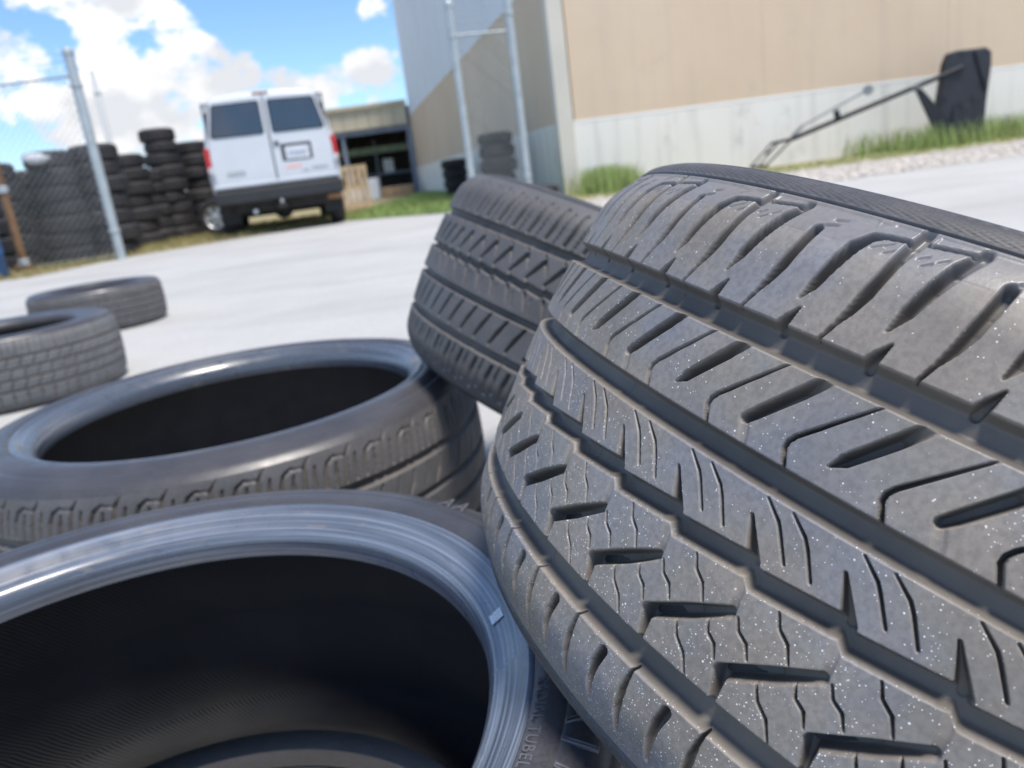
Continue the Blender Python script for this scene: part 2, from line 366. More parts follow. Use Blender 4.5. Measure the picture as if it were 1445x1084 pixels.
# building frame: corner, facade direction, receding direction
CN = Vector((1.23, 12.35, 0)); FD = Vector((0.9959, 0.0909, 0)); WD = Vector((-0.178, 0.984, 0)).normalized()
gv = [(edge[-1].x + .05, edge[-1].y), (-0.72, 11.6), (1.15, 12.2)] + [tuple((CN + WD * t)[:2]) for t in (0.2, 23.2)] + [(-2.58, 36), (-2.58, 18)]
structure(BM().add([(x, y, 0.008) for x, y in gv], [tuple(range(len(gv)))]).obj('turf', 'green_turf'))
def fac(t, off, z=0.0):    # a point along the facade, off metres in front of it
    p = CN + FD * t + Vector((FD.y, -FD.x, 0)) * off; return (p.x, p.y, z)
structure(BM().add([fac(-0.4, 5.1, 0.004), fac(30, 5.1, 0.004), fac(30, 2.4, 0.004), fac(-0.4, 2.4, 0.004)], [(0, 1, 2, 3)]).obj('gravel_strip', 'gravel'))
structure(BM().add([fac(-0.3, 2.55, 0.008), fac(30, 2.55, 0.008), fac(30, 0.0, 0.008), fac(-0.3, 0.0, 0.008)], [(0, 1, 2, 3)]).obj('turf_strip', 'dry_grass_soil'))
def blades(name, mat, pts, hmin, hmax, w=0.008):
    n = len(pts); pts = np.asarray(pts); h = rng.uniform(hmin, hmax, n); a = rng.uniform(0, 2 * np.pi, n); lean = rng.uniform(0.1, 0.5, n) * h; la = rng.uniform(0, 2 * np.pi, n)
    dx = np.cos(a) * w; dy = np.sin(a) * w; V = np.zeros((n, 5, 3))
    base = np.c_[pts, np.zeros(n)]
    V[:, 0] = base + np.c_[-dx, -dy, np.zeros(n)]; V[:, 1] = base + np.c_[dx, dy, np.zeros(n)]
    mid = base + np.c_[np.cos(la) * lean * .35, np.sin(la) * lean * .35, h * .6]
    V[:, 2] = mid + np.c_[dx * .7, dy * .7, np.zeros(n)]; V[:, 3] = mid - np.c_[dx * .7, dy * .7, np.zeros(n)]
    V[:, 4] = base + np.c_[np.cos(la) * lean, np.sin(la) * lean, h]
    i = np.arange(n)[:, None] * 5
    F = np.concatenate([np.c_[i, i + 1, i + 2], np.c_[i, i + 2, i + 3], np.c_[i + 3, i + 2, i + 4]])
    return stuff(link(name, np_mesh(name, V.reshape(-1, 3), F), mat))
def clump_pts(n, fn, k=60):
    c = [fn() for _ in range(k)]; out = []
    for _ in range(n):
        p = random.choice(c); out.append((p[0] + random.gauss(0, .16), p[1] + random.gauss(0, .13)))
    return out
p1 = clump_pts(8500, lambda: fac(random.choice((random.uniform(.3, .6), random.uniform(4.2, 13), random.uniform(4.8, 13), random.uniform(5.5, 13))), 0.12 + 1.4 * random.random() ** 1.4)[:2], 150)
p1 = [p for p in p1 if (Vector((p[0], p[1], 0)) - CN).dot(Vector((FD.y, -FD.x, 0))) > 0.03]
blades('wall_grass', 'grass_blade', p1, 0.10, 0.42, 0.007)
p1b = [fac(random.uniform(-0.3, 14), 1.0 + 1.5 * random.random())[:2] for _ in range(9000)]
blades('short_grass', 'grass_blade', p1b[:5000], 0.02, 0.08, 0.006)
p2 = []
while len(p2) < 16000:
    x, y = random.uniform(-9, -2.7), random.uniform(9.0, 19)
    bx = np.interp(y, [8.2, 9.03, 11.0, 12.06, 13.6, 19], [-14, -5.35, -4.95, -3.9, -2.6, -2.6])
    if x < bx: p2.append((x, y))
blades('dry_grass', 'dry_blade', p2, 0.02, 0.11, 0.007)
p3 = []
while len(p3) < 9000:
    x, y = random.uniform(-2.6, 1.1), random.uniform(11.7, 34)
    if x < 1.1 - .18 * (y - 12.35) and y > np.interp(x, [-2.6, -0.72, 1.1], [13.7, 11.7, 12.3]): p3.append((x, y))
blades('green_grass', 'grass_blade', p3, 0.03, 0.16, 0.009)
# loose stones on the gravel strip
ico = bmesh.new(); bmesh.ops.create_icosphere(ico, subdivisions=1, radius=1); iv = np.array([v.co[:] for v in ico.verts]); ifc = np.array([[v.index for v in f.verts] for f in ico.faces]); ico.free()
ns = 5200; cen = np.array([fac(random.uniform(-0.3, 14), random.uniform(2.3, 5.1) + random.gauss(0, .08)) for _ in range(ns)]); rad = rng.uniform(0.010, 0.030, ns)
jit = rng.uniform(0.6, 1.25, (ns, len(iv), 1)); scl = rng.uniform(.6, 1.2, (ns, 1, 3)) * np.array([1, 1, .7])
V = cen[:, None] + iv[None] * jit * scl * rad[:, None, None]; V[..., 2] += rad[:, None] * .35
F = (ifc[None] + (np.arange(ns) * len(iv))[:, None, None]).reshape(-1, 3)
stuff(link('loose_gravel', np_mesh('loose_gravel', V.reshape(-1, 3), F), 'stone'))

# ------------------------------------------------------------------ warehouse
bld = empty('warehouse', CN); tag(bld, 'long warehouse with tan walls over a white masonry base and cream corner post', 'building')
Minv = bld.matrix_basis.inverted()
def wall_piece(name, mat, A, D, t0, t1, z0, z1, front, back, bevel=0.0):
    """slab along A + D*t; front/back are offsets on the outward normal"""
    nrm = Vector((D.y, -D.x, 0)) if D is FD else Vector((-D.y, D.x, 0))
    b = BM(); P = []
    for z in (z0, z1):
        for t, o in ((t0, front), (t1, front), (t1, back), (t0, back)):
            p = A + D * t + nrm * o; P.append((p.x, p.y, z))
    b.add(P, [(0, 3, 2, 1), (4, 5, 6, 7), (0, 1, 5, 4), (1, 2, 6, 5), (2, 3, 7, 6), (3, 0, 4, 7)])
    o = b.obj(name, mat, bld, bevel); o.matrix_parent_inverse = bld.matrix_basis.inverted(); return o
WH, TB, BH = 1.04, 3.22, 9.0
pw = 3.05
base = wall_piece('masonry_base', 'white_masonry', CN, FD, 0.0, 34, -0.02, WH, 0.0, -0.3)
wall_piece('masonry_base', 'white_masonry', CN, WD, 0.02, 23, -0.02, WH, 0.0, -0.3)
wall_piece('base_cap', 'cap_white', CN, FD, 0.0, 34, WH, WH + 0.035, 0.004, -0.3)
wall_piece('base_cap', 'cap_white', CN, WD, 0.02, 23, WH, WH + 0.03, 0.004, -0.3)
for i in range(11):
    a = 0.25 + i * pw; wall_piece('wall_panel', 'tan_paint', CN, FD, a, a + pw - 0.004, WH + 0.035, TB, -0.005 - 0.001 * (i % 2), -0.3)
for i in range(8):
    a = 0.22 + i * 2.85; wall_piece('wall_panel', 'tan_paint', CN, WD, a, a + 2.838, WH + 0.03, TB, -0.02 - 0.004 * (i % 2), -0.3)
wall_piece('upper_siding', 'white_siding', CN, FD, 0.2, 34, TB + 0.02, BH, -0.03, -0.3)
for i in range(20):     # ribbed sheet-metal siding on the long side
    a = 0.2 + i * 1.14; wall_piece('siding_sheet', 'white_siding', CN, WD, a, a + 1.132, TB + 0.02, BH, -0.022 - 0.006 * (i % 2), -0.3)
wall_piece('band_flashing', 'cap_white', CN, FD, 0.2, 34, TB, TB + 0.02, 0.0, -0.3)
wall_piece('band_flashing', 'cap_white', CN, WD, 0.2, 23, TB, TB + 0.02, 0.0, -0.3)
wall_piece('corner_post', 'trim_cream', CN, FD, -0.03, 0.22, 0.0, BH, 0.05, -0.2, 0.012)
rb = BM(); q = [CN + FD * 34, CN, CN + WD * 23, CN + WD * 23 + FD * 34]
rb.add([(p.x, p.y, z) for z in (BH, BH + .15) for p in q], [(0, 3, 2, 1), (4, 5, 6, 7), (0, 1, 5, 4), (1, 2, 6, 5), (2, 3, 7, 6), (3, 0, 4, 7)])
ro = rb.obj('roof', 'white_siding', bld); ro.matrix_parent_inverse = Minv

# ------------------------------------------------------------------ open shed behind the van
sx0, sx1, sy = -9.6, -2.95, 35.2
shed = empty('open_shed', (0, 0, 0)); tag(shed, 'low tan open-fronted shed at the far end of the warehouse wall', 'shed')
wp = 0.55
n = int((sx1 - sx0) / wp)
for i in range(n):
    a = sx0 + i * wp; BM().box(a, a + wp - 0.02, sy, sy + .1 + .012 * (i % 2), 2.95, 3.78).obj('fascia_sheet', 'shed_siding', shed)
BM().box(sx0 - .1, sx1 + .0, sy - .12, sy + .05, 3.785, 3.93).obj('gutter', 'shed_siding', shed)
BM().box(sx0, sx1, sy + .12, sy + 9, 3.7, 3.75).obj('roof', 'shed_siding', shed)
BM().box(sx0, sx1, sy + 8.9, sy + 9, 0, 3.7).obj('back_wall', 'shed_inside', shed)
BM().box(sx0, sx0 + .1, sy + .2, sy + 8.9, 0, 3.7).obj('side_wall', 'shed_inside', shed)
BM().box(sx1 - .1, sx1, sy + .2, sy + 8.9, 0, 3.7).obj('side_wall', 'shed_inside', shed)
for x in (-9.5, -6.0, -3.12): BM().box(x, x + .16, sy + .14, sy + .3, 0, 2.95).obj('post', 'shed_steel', shed)
BM().box(sx0, sx1, sy + .13, sy + .32, 2.72, 2.94).obj('lintel', 'shed_steel', shed)
def crate(name, label, cat, mat, x, y, w, d, h, group=None):
    e = empty(name, (x, y, 0)); tag(e, label, cat, group)
    BM().box(-w / 2, w / 2, -d / 2, d / 2, 0.006, h).obj('carton', mat, e, 0.02)
    BM().box(-w / 2 + .03, w / 2 - .03, -.03, .03, h + .001, h + .006).obj('tape', 'cap_white', e)
    return e
crate('cardboard_box', 'flattened brown cardboard box on the grass at the shed opening', 'box', 'cardboard', -3.65, 33.2, 1.3, .7, .42)
crate('white_carton', 'white carton standing beside the brown cardboard at the shed', 'box', 'white_plastic', -4.75, 33.6, .6, .6, .85)
crate('white_carton', 'smaller white carton just left of the tall one at the shed', 'box', 'white_plastic', -5.5, 34.0, .75, .6, .62)
e = empty('storage_rack', (0, 0, 0)); tag(e, 'dim storage rack with a faded green shelf inside the open shed', 'rack')
for x in (-7.2, -5.0, -3.4):
    BM().box(x, x + .08, 38.0, 38.08, 0.0, 2.6).obj('upright', 'shed_steel', e)
BM().box(-7.2, -3.35, 37.95, 38.8, 2.0, 2.3).obj('shelf', 'faded_green', e); BM().box(-7.2, -3.35, 37.95, 38.8, 1.0, 1.08).obj('shelf', 'shed_steel', e)
BM().box(-4.7, -4.2, 38.1, 38.6, 1.081, 1.7).obj('bin', 'white_plastic', e, .03)
# pallet leaning by the van
def pallet(name, label, loc, rz):
    e = empty(name, loc, rz); tag(e, label, 'pallet'); e.rotation_euler = (R(-8), 0, rz)
    for i in range(7): BM().box(-.55 + i * .16, -.55 + i * .16 + .11, -.02, 0.0, 0.0, 1.15).obj('slat', 'pallet_wood', e)
    for z in (.02, .52, 1.05): BM().box(-.55, .52, 0.001, .09, z, z + .09).obj('stringer', 'pallet_wood', e)
    return e
p = at_y(497, 285, 22.0); pallet('wood_pallet', 'bare wooden pallet stood on edge just right of the white van', (p.x, 22.0, 0.0), 0.1)

# ------------------------------------------------------------------ tires
def seg_feat(u, s, pts, hws, deps, per):
    """signed groove depth of a tapered poly-line slot; u wraps with period per"""
    h = np.zeros_like(u)
    uc = np.mean([p[0] for p in pts])
    du = (u - uc + per / 2) % per - per / 2
    for k in range(len(pts) - 1):
        ax, ay = pts[k][0] - uc, pts[k][1]; bx, by = pts[k + 1][0] - uc, pts[k + 1][1]
        dx, dy = bx - ax, by - ay; Ls = dx * dx + dy * dy
        t = np.clip(((du - ax) * dx + (s - ay) * dy) / Ls, 0, 1)
        d = np.hypot(du - ax - t * dx, s - ay - t * dy)
        hw = hws[k] + (hws[k + 1] - hws[k]) * t; dp = deps[k] + (deps[k + 1] - deps[k]) * t
        fw = np.clip(0.35 + 0.55 * hw, 0.5, 1.6); w = np.clip((hw + 0.15 - d) / fw, 0, 1); w = 1 - (1 - w) ** 2
        g = -dp * w
        h = np.where(np.abs(g) > np.abs(h), g, h) if dp.ravel()[0] < 0 else np.minimum(h, g)
    return h
def groove(s, lo, hi, dep, wall=2.4):
    d = np.minimum(s - lo, hi - s)
    w = np.clip((d + 0.35) / wall, 0, 1)
    return -dep * (1 - (1 - w) ** 2.2) * np.clip(w * 12, 0, 1)
P1 = 2 * math.pi * 299.5 / 54
def main_height(u, s):
    h = np.zeros_like(u); P = P1; P2 = 2 * P
    def put(sel, val): h[:, sel] = np.minimum(h[:, sel], val)
    def feat(pts, hws, deps, per=P):
        mxd = max(deps); hws = [w * 1.16 + .10 for w in hws] if mxd > 2.3 else hws; deps = [x * 1.9 for x in deps] if mxd > 2.3 else [x * .85 for x in deps]
        ys = [p[1] for p in pts]; lo, hi = min(ys) - 4, max(ys) + 4
        sel = (s[0] > lo) & (s[0] < hi)
        if sel.any(): put(sel, seg_feat(u[:, sel], s[:, sel], pts, hws, deps, per))
    D = 7.0
    h = np.minimum(h, groove(s, 53.3, 64.6, D, 3.6)); h = np.minimum(h, groove(s, 10.8, 20.9, D, 3.4)); h = np.minimum(h, groove(s, -74.6, -62.3, D, 3.8))
    ph = ((u - 173.0) % P) / P
    saw = np.where(ph < 0.10, ph / 0.10 * -3.4, -3.4 + (ph - 0.10) / 0.90 * 3.4)
    h = np.minimum(h, groove(s, -18.3 + saw, -9.6 + saw, D, 3.0))
    # rib 4: hooked lateral slots and kinked sipes
    feat([(181, -51.6), (196, -41.2), (209.5, -31.5)], [2.3, 2.4, 1.7], [4.6, 4.6, 2.0])
    feat([(181.2, -52.3), (183, -63.5)], [2.2, 0.7], [4.4, 3.0])
    feat([(209.8, -32.0), (209.2, -26), (208.4, -17)], [1.9, 2.0, 2.2], [2.0, 1.0, 1.0])
    for a, b in (((158, -46.2), (170, -61.8)), ((169, -38.8), (177, -49.5)), ((178, -31.6), (187, -42.3)), ((189, -21.5), (199, -34.8))):
        a = np.array(a); b = np.array(b); n = np.array([-(b - a)[1], (b - a)[0]]); n = n / np.linalg.norm(n)
        feat([tuple(a - n * .0), tuple(a + (b - a) * .32 - n * 0.9), tuple(a + (b - a) * .62 + n * 0.9), tuple(b)], [.16, .28, .32, .14], [1.6, 2.6, 2.6, 1.6])
    # rib 3: wedge notches and two kinked sipes
    feat([(130.8, 1.6), (138.6, -12.5)], [0.35, 2.3], [2.2, 4.0])
    feat([(133, 9.6), (139.8, 4.4), (142, 1.6), (148, -7.1)], [.18, .34, .36, .30], [1.4, 2.4, 2.4, 1.8])
    feat([(143, 9.4), (150, 4.4), (152.4, 1.4), (158, -7.4)], [.18, .34, .36, .30], [1.4, 2.4, 2.4, 1.8])
    # rib 2: diagonal sipes with a hook, diagonal slots
    feat([(151.5, 53.5), (131.2, 32.2), (129.6, 29.6), (129.4, 27.0), (133, 19.5)], [.3, .62, .62, .6, .5], [1.2, 3.2, 3.2, 3.2, 2.6])
    feat([(145.5, 28.8), (149, 32.6), (159.5, 45.0), (166.5, 53.8)], [.25, 1.9, 2.1, 2.1], [3.0, 4.4, 4.2, 1.1], P2)
    o = 145.5 + P
    feat([(o + .8, 29.6), (o + 3.5, 32.6), (o + 14, 45.0), (o + 21, 53.8)], [1.6, 1.9, 2.1, 2.1], [4.0, 4.4, 4.2, 1.1], P2)
    feat([(o + .8, 29.6), (o + 4.2, 20)], [2.1, 2.0], [1.0, 0.9], P2)
    # upper shoulder
    feat([(174.2, 62.6), (176, 67), (178.2, 72)], [2.2, 1.5, .2], [4.4, 3.4, 2.4])
    feat([(190, 63.6), (193, 71.5)], [.35, .55], [3, 3.4])
    feat([(193, 71.5), (195.5, 78), (197.3, 84.5), (198.6, 92), (199.6, 100.5)], [.55, 1.5, 2.0, 2.0, 1.9], [3.4, 4.4, 4.4, 4, 3.2])
    feat([(199.6, 100), (200.6, 105), (201.6, 113)], [2.0, 2.4, 1.7], [3.0, 2.2, 1.4], P2)
    feat([(176, 75.4), (178.2, 81), (180.4, 90), (182.4, 98), (185.6, 103.4), (190, 105.2), (200, 106.2), (222, 108.6)], [.25, 1.7, 2.2, 2.4, 1.7, .8, .5, .4], [2.6, 4.2, 4.3, 4.0, 3.0, 2.0, 1.6, 1.4], P2)
    feat([(209.5, 75.5), (212.2, 83), (215.5, 94), (218, 101.5), (221.8, 108.4)], [.25, 1.9, 2.4, 2.5, 2.0], [2.6, 4.3, 4.2, 3.4, 1.6], P2)
    q0 = 199.6 - P
    feat([(q0 + 1.6, 103.0), (q0 + 6.0, 104.0)], [.75, .6], [1.3, 1.0], P2); feat([(q0 + 3.6, 105.9), (q0 + 7.8, 106.8)], [.65, .5], [1.2, .9], P2)
    for du, ss in ((189.5, 100.6), (192.8, 102.4), (194.6, 99.9), (206.0, 101.6), (208.3, 99.6), (212.2, 102.4)):
        feat([(du - 1.2, ss - .9), (du + 1.2, ss + .9)], [.4, .4], [1.0, 1.0], P2)
    feat([(219.5, 98.2), (230.5, 98.2)], [.12, .12], [.35, .35], P2)
    feat([(q0 + 2, 98.6), (q0 + 13, 98.6)], [.12, .12], [.35, .35], P2)
    # lower shoulder
    feat([(135.3, -78.8), (133.8, -86), (133.6, -94), (134.4, -103)], [1.9, 1.8, 1.5, .8], [3.6, 3.6, 2.6, .8])
    feat([(151.2, -74), (150.4, -80), (150.3, -87), (150.8, -95), (152.2, -104)], [.4, .8, 1.5, 1.5, .7], [3.2, 3.4, 3.4, 2.6, .8])
    # small raised marks on the unworn shoulder and the moulded edge line
    def raise_(pts, hw, hgt):
        sel = (s[0] > min(p[1] for p in pts) - 3) & (s[0] < max(p[1] for p in pts) + 3)
        v = -seg_feat(u[:, sel], s[:, sel], pts, [hw] * len(pts), [hgt] * len(pts), P2); h[:, sel] = np.maximum(h[:, sel], np.where(v > 0.02, v, h[:, sel]))
    raise_([(184.0, 107.6), (189.4, 110.0), (183.2, 110.2), (184.0, 107.6)], .22, .5)
    raise_([(205.0, 107.2), (205.4, 109.6)], .5, .6)
    h += 0.9 * np.exp(-((s - 111.2) / 0.7) ** 2) * (h > -1.2)
    # mould joint across the grooves
    ju = ((u - 117.0 - 0.03 * s + 600) % 627.0) - 600
    h -= 0.5 * np.exp(-(ju / 0.35) ** 2) * (h < -2)
    return h * np.clip((112.0 - np.abs(s)) / 1.2, 0, 1)
P2C = 2 * math.pi * 314.9 / 80
def second_height(u, s):
    h = np.zeros_like(u); P = P2C
    def feat(pts, hws, deps, per=P):
        hws = [w * 1.3 + .15 for w in hws]; deps = [x * 1.3 for x in deps]
        ys = [p[1] for p in pts]; sel = (s[0] > min(ys) - 4) & (s[0] < max(ys) + 4)
        if sel.any(): h[:, sel] = np.minimum(h[:, sel], seg_feat(u[:, sel], s[:, sel], pts, hws, deps, per))
    ph = (u % P) / P
    z1 = np.where(ph < .2, ph / .2 * 2.4, 2.4 - (ph - .2) / .8 * 2.4)
    for lo, hi, zz in ((58.5, 68.3, 0), (12.6, 20.6, z1), (-21.5, -13.5, 0), (-69.3, -60.2, 0)):
        h = np.minimum(h, groove(s, lo + zz, hi + zz, 6.5, 3.0))
    feat([(0, 27), (7, 37), (15, 50)], [.7, 1.7, 1.9], [4, 5, 4.5]); feat([(15, 50), (19, 44), (22, 36)], [.9, .6, .3], [4, 3, 2]); feat([(3, 22), (0, 28)], [.4, .5], [3, 3])
    feat([(12, 57), (15, 51)], [.4, .6], [3, 3])
    feat([(6, 12), (9, 4), (13, -6)], [1.2, .8, .2], [4, 3, 2]); feat([(16, 8), (20, -8)], [.3, .3], [2, 2])
    feat([(0, -24), (-8, -40), (-14, -54)], [1.0, 1.8, 1.2], [5, 5, 4]); feat([(-14, -54), (-11, -62)], [.6, .6], [3, 3])
    feat([(2, 72), (6, 86), (10, 108)], [1.4, 2.1, 2.0], [5, 5, 2.5]); feat([(13, 68), (16, 80), (21, 106)], [.4, .8, 1.0], [4, 4, 2])
    feat([(0, -76), (-3, -90), (-4, -108)], [1.8, 2.2, 2.0], [5, 5, 2]); feat([(12, -69), (9, -84), (8, -104)], [.4, 1.0, 1.2], [4, 4, 2])
    return h * np.clip((118.0 - np.abs(s)) / 2, 0, 1)
def ring_height(per, gr, sl):
    def fn(u, s):
        h = np.zeros_like(u)
        for lo, hi in gr: h = np.minimum(h, groove(s, lo, hi, 6.0, 3.5))
        for pts, hws, deps, k in sl:
            ys = [p[1] for p in pts]; sel = (s[0] > min(ys) - 4) & (s[0] < max(ys) + 4)
            if sel.any(): h[:, sel] = np.minimum(h[:, sel], seg_feat(u[:, sel], s[:, sel], pts, hws, deps, per * k))
        return h
    return fn
def urange(circ, lo, hi, fine, coarse):
    a = np.arange(lo, hi, fine); n = max(8, int((circ - (hi - lo)) / coarse)); b = np.linspace(hi, lo + circ, n, endpoint=False)
    return np.concatenate([a, b])
def prof_fn(R0, E, dropE, knee=85.0, crown=700.0):
    """tread profile radius at axial position s (all mm)"""
    def fn(s):
        a = np.abs(s); r = R0 - s * s / (2 * crown)
        kx = np.clip((a - knee) / (E - knee), 0, 1)
        return r - dropE * kx ** 2
    return fn
def grid_part(name, us, ts, S, Rr, H, R0, mat, parent, rows=None, uvs=100.0, closed=True, shear=None):
    """S,Rr: profile arrays over ts; H displacement (len us, len ts) along profile normal"""
    dS = np.gradient(S); dR = np.gradient(Rr); ln = np.hypot(dS, dR); nS, nR = -dR / ln, dS / ln
    if nR.mean() < 0 and abs(nR.mean()) > abs(nS.mean()): nS, nR = -nS, -nR
    U2 = us[:, None] + (np.zeros_like(ts) if shear is None else shear)[None]; th = U2 / R0
    r = (Rr[None] + H * nR[None]) / 1000; z = (S[None] + H * nS[None]) / 1000
    V = np.stack([r * np.cos(th), r * np.sin(th), z + 0 * r], -1)
    n, m = r.shape; I = np.arange(n * m).reshape(n, m)
    A = I; B = np.roll(I, -1, 0)
    if not closed: A = I[:-1]; B = I[1:]
    Q = np.stack([A[:, :-1], B[:, :-1], B[:, 1:], A[:, 1:]], -1).reshape(-1, 4)
    uv = np.stack([U2 / uvs, np.repeat(ts[None], n, 0) / uvs], -1).reshape(-1, 2)
    me = np_mesh(name, V.reshape(-1, 3), Q, uv)
    at = me.attributes.new('edge_dirt', 'FLOAT', 'POINT')
    at.data.foreach_set('value', (np.exp(-((H + 1.1) / 1.0) ** 2) * (H < -0.12)).astype(np.float32).ravel())
    aw = me.attributes.new('unworn', 'FLOAT', 'POINT')
    aw.data.foreach_set('value', np.clip((-H - 0.9) / 1.6, 0, 1).astype(np.float32).ravel())
    o = link(name, me, mat, parent, smooth=True)
    return o
def resample(prof, step):
    p = np.array(prof, float); d = np.r_[0, np.cumsum(np.hypot(*np.diff(p, axis=0).T))]
    # smooth the poly-line with a Catmull-Rom through its points
    t = np.arange(0, d[-1] + step * .5, step); t[-1] = min(t[-1], d[-1])
    out = []
    for x in t:
        i = min(max(np.searchsorted(d, x, 'right') - 1, 0), len(p) - 2)
        p0, p1, p2, p3 = p[max(i - 1, 0)], p[i], p[i + 1], p[min(i + 2, len(p) - 1)]
        w = (x - d[i]) / (d[i + 1] - d[i])
        out.append(.5 * ((2 * p1) + (-p0 + p2) * w + (2 * p0 - 5 * p1 + 4 * p2 - p3) * w ** 2 + (-p0 + 3 * p1 - 3 * p2 + p3) * w ** 3))
    return t, np.array(out)
def build_tire(name, M4, R0, E, dropE, hfn, splits, us, ds, side_prof, bead_prof, liner_prof, mats, hatch=None, knee=85.0, side_us=None, side_step=1.0, shear=None):
    """M4: world matrix; side/bead/liner profiles given as (s, r) in mm for the +s side and mirrored"""
    e = empty(name, mat=M4); pf = prof_fn(R0, E, dropE, knee)
    ss = np.unique(np.concatenate([np.arange(-E, E, ds), [E], splits])); U, S2 = np.meshgrid(us, ss, indexing='ij')
    fs = np.zeros_like(ss) if shear is None else shear(ss)
    aa = [(0, 0)] if shear is None else [(-.15, -.11), (.05, -.11), (-.05, .11), (.15, .11)]     # averaged samples keep slot edges free of steps
    Hh = sum(hfn(U + fs[None] + a_, S2 + b_) for a_, b_ in aa) / len(aa); Rr = pf(ss)
    edges = [-E] + sorted(splits) + [E]
    for a, b in zip(edges[:-1], edges[1:]):
        i0, i1 = np.searchsorted(ss, a), np.searchsorted(ss, b)
        grid_part('tread_rib', us, ss[i0:i1 + 1], ss[i0:i1 + 1], Rr[i0:i1 + 1], Hh[:, i0:i1 + 1], R0, mats[0], e, shear=fs[i0:i1 + 1])
    su = us if side_us is None else side_us
    for sg in (1, -1):
        for nm, prof, mt, step in (('sidewall', side_prof, mats[1], side_step), ('bead', bead_prof, mats[2] if sg > 0 else mats[1], 1.2)):
            t, p = resample(prof, step); Hs = np.zeros((len(su), len(t)))
            if nm == 'sidewall' and hatch is not None: Hs = hatch(np.repeat(su[:, None], len(t), 1), np.repeat(t[None], len(su), 0))
            o = grid_part(nm, su, t, p[:, 0] * sg, p[:, 1], Hs * (1 if True else 0), R0, mt, e)
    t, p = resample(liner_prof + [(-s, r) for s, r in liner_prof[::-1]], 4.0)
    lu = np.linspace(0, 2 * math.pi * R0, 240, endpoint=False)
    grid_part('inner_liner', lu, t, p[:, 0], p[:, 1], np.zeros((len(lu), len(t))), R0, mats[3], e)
    return e
def axes_matrix(c, ax):
    a = np.array(ax, float); a /= np.linalg.norm(a); e_ = np.cross(a, [0, 1., 0]); e_ /= np.linalg.norm(e_); g_ = np.cross(a, e_)
    return Matrix(((e_[0], g_[0], a[0], c[0]), (e_[1], g_[1], a[1], c[1]), (e_[2], g_[2], a[2], c[2]), (0, 0, 0, 1)))
def tilt_axis(t, p): return (math.sin(t) * math.cos(p), math.sin(t) * math.sin(p), math.cos(t))

# the big tire in front, leaning on the near flat tire
RM = 299.5; CM = 2 * math.pi * RM
def hatch_main(u, t):
    band = (t > 1.5) & (t < 12)
    h = 0.22 * np.sin(2 * np.pi * (u * 0.25 + t * 1.05) / 1.5) * band
    ser = (t > 14) & (t < 26); h = h + 0.35 * np.sin(2 * np.pi * u / 1.7) * ser
    return h + 0.8 * np.exp(-((t - 12.8) / .5) ** 2) + 1.0 * np.exp(-((t - 1.3) / .6) ** 2)
SL = [(-62, 0), (-21, -.75), (-12, 0), (10, -.85), (20, 0), (54, .88), (64, .4), (72, .45), (84, .36), (92, .18), (125, .12)]
def main_shear(s_):
    x = np.arange(-130, 130.5, .5); g_ = np.array([next(k for lim, k in SL if v <= lim) if v <= 125 else 0 for v in x]); F_ = np.cumsum(g_) * .5
    return np.interp(s_, x, F_ - np.interp(0, x, F_))
um = urange(CM, -46, 366, 0.42, 7.0)
side = [(112, 299.5 - 8.96 - 10.1), (116.5, 278.6), (119.8, 275), (121.6, 269), (122.2, 260), (121, 249), (116, 238), (109, 229.5), (103, 225)]
bead = [(103, 225), (101.5, 222), (100, 217.5), (96, 214.5), (90, 214.2), (82, 215.5)]
liner = [(82, 215.5), (90, 222), (100, 232), (107, 246), (107, 259), (100, 273), (88, 283), (60, 288.5), (0, 290.5)]
main = build_tire('tire', axes_matrix((0.2715, 0.4251, -0.2537 + EYE), tilt_axis(0.5465, 0.0849)), RM, 112.0, 10.1, main_height,
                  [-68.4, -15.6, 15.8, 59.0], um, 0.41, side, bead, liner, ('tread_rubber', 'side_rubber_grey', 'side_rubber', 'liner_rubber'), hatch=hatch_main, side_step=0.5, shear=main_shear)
tag(main, 'large worn tire tilted in the right foreground, tread filling the lower right of the picture', 'tire')

# the second tilted tire, behind it
RS = 314.9; CS = 2 * math.pi * RS
us2 = urange(CS, -60, 430, 1.1, 8.0)
side2 = [(118, RS - 9.95 - 12), (121.5, 288), (124.5, 279), (126, 268), (125, 254), (120, 242), (113, 233)]
bead2 = [(113, 233), (110, 228), (107, 224), (100, 222), (92, 223)]
liner2 = [(92, 223), (100, 232), (110, 246), (114, 262), (110, 280), (96, 295), (60, 302), (0, 305)]
sec = build_tire('tire', axes_matrix((0.1847, 1.0468, -0.2502 + EYE), tilt_axis(0.5218, 0.1406)), RS, 118.0, 12.0, second_height,
                 [-64.8, -17.5, 16.9, 63.4], us2, 1.0, side2, bead2, liner2, ('tread_rubber_plain', 'side_rubber', 'side_rubber', 'liner_rubber'), knee=90, side_us=np.linspace(0, CS, 300, endpoint=False))
tag(sec, 'tilted tire with deep chevron tread propped on the rim of the far flat tire', 'tire')

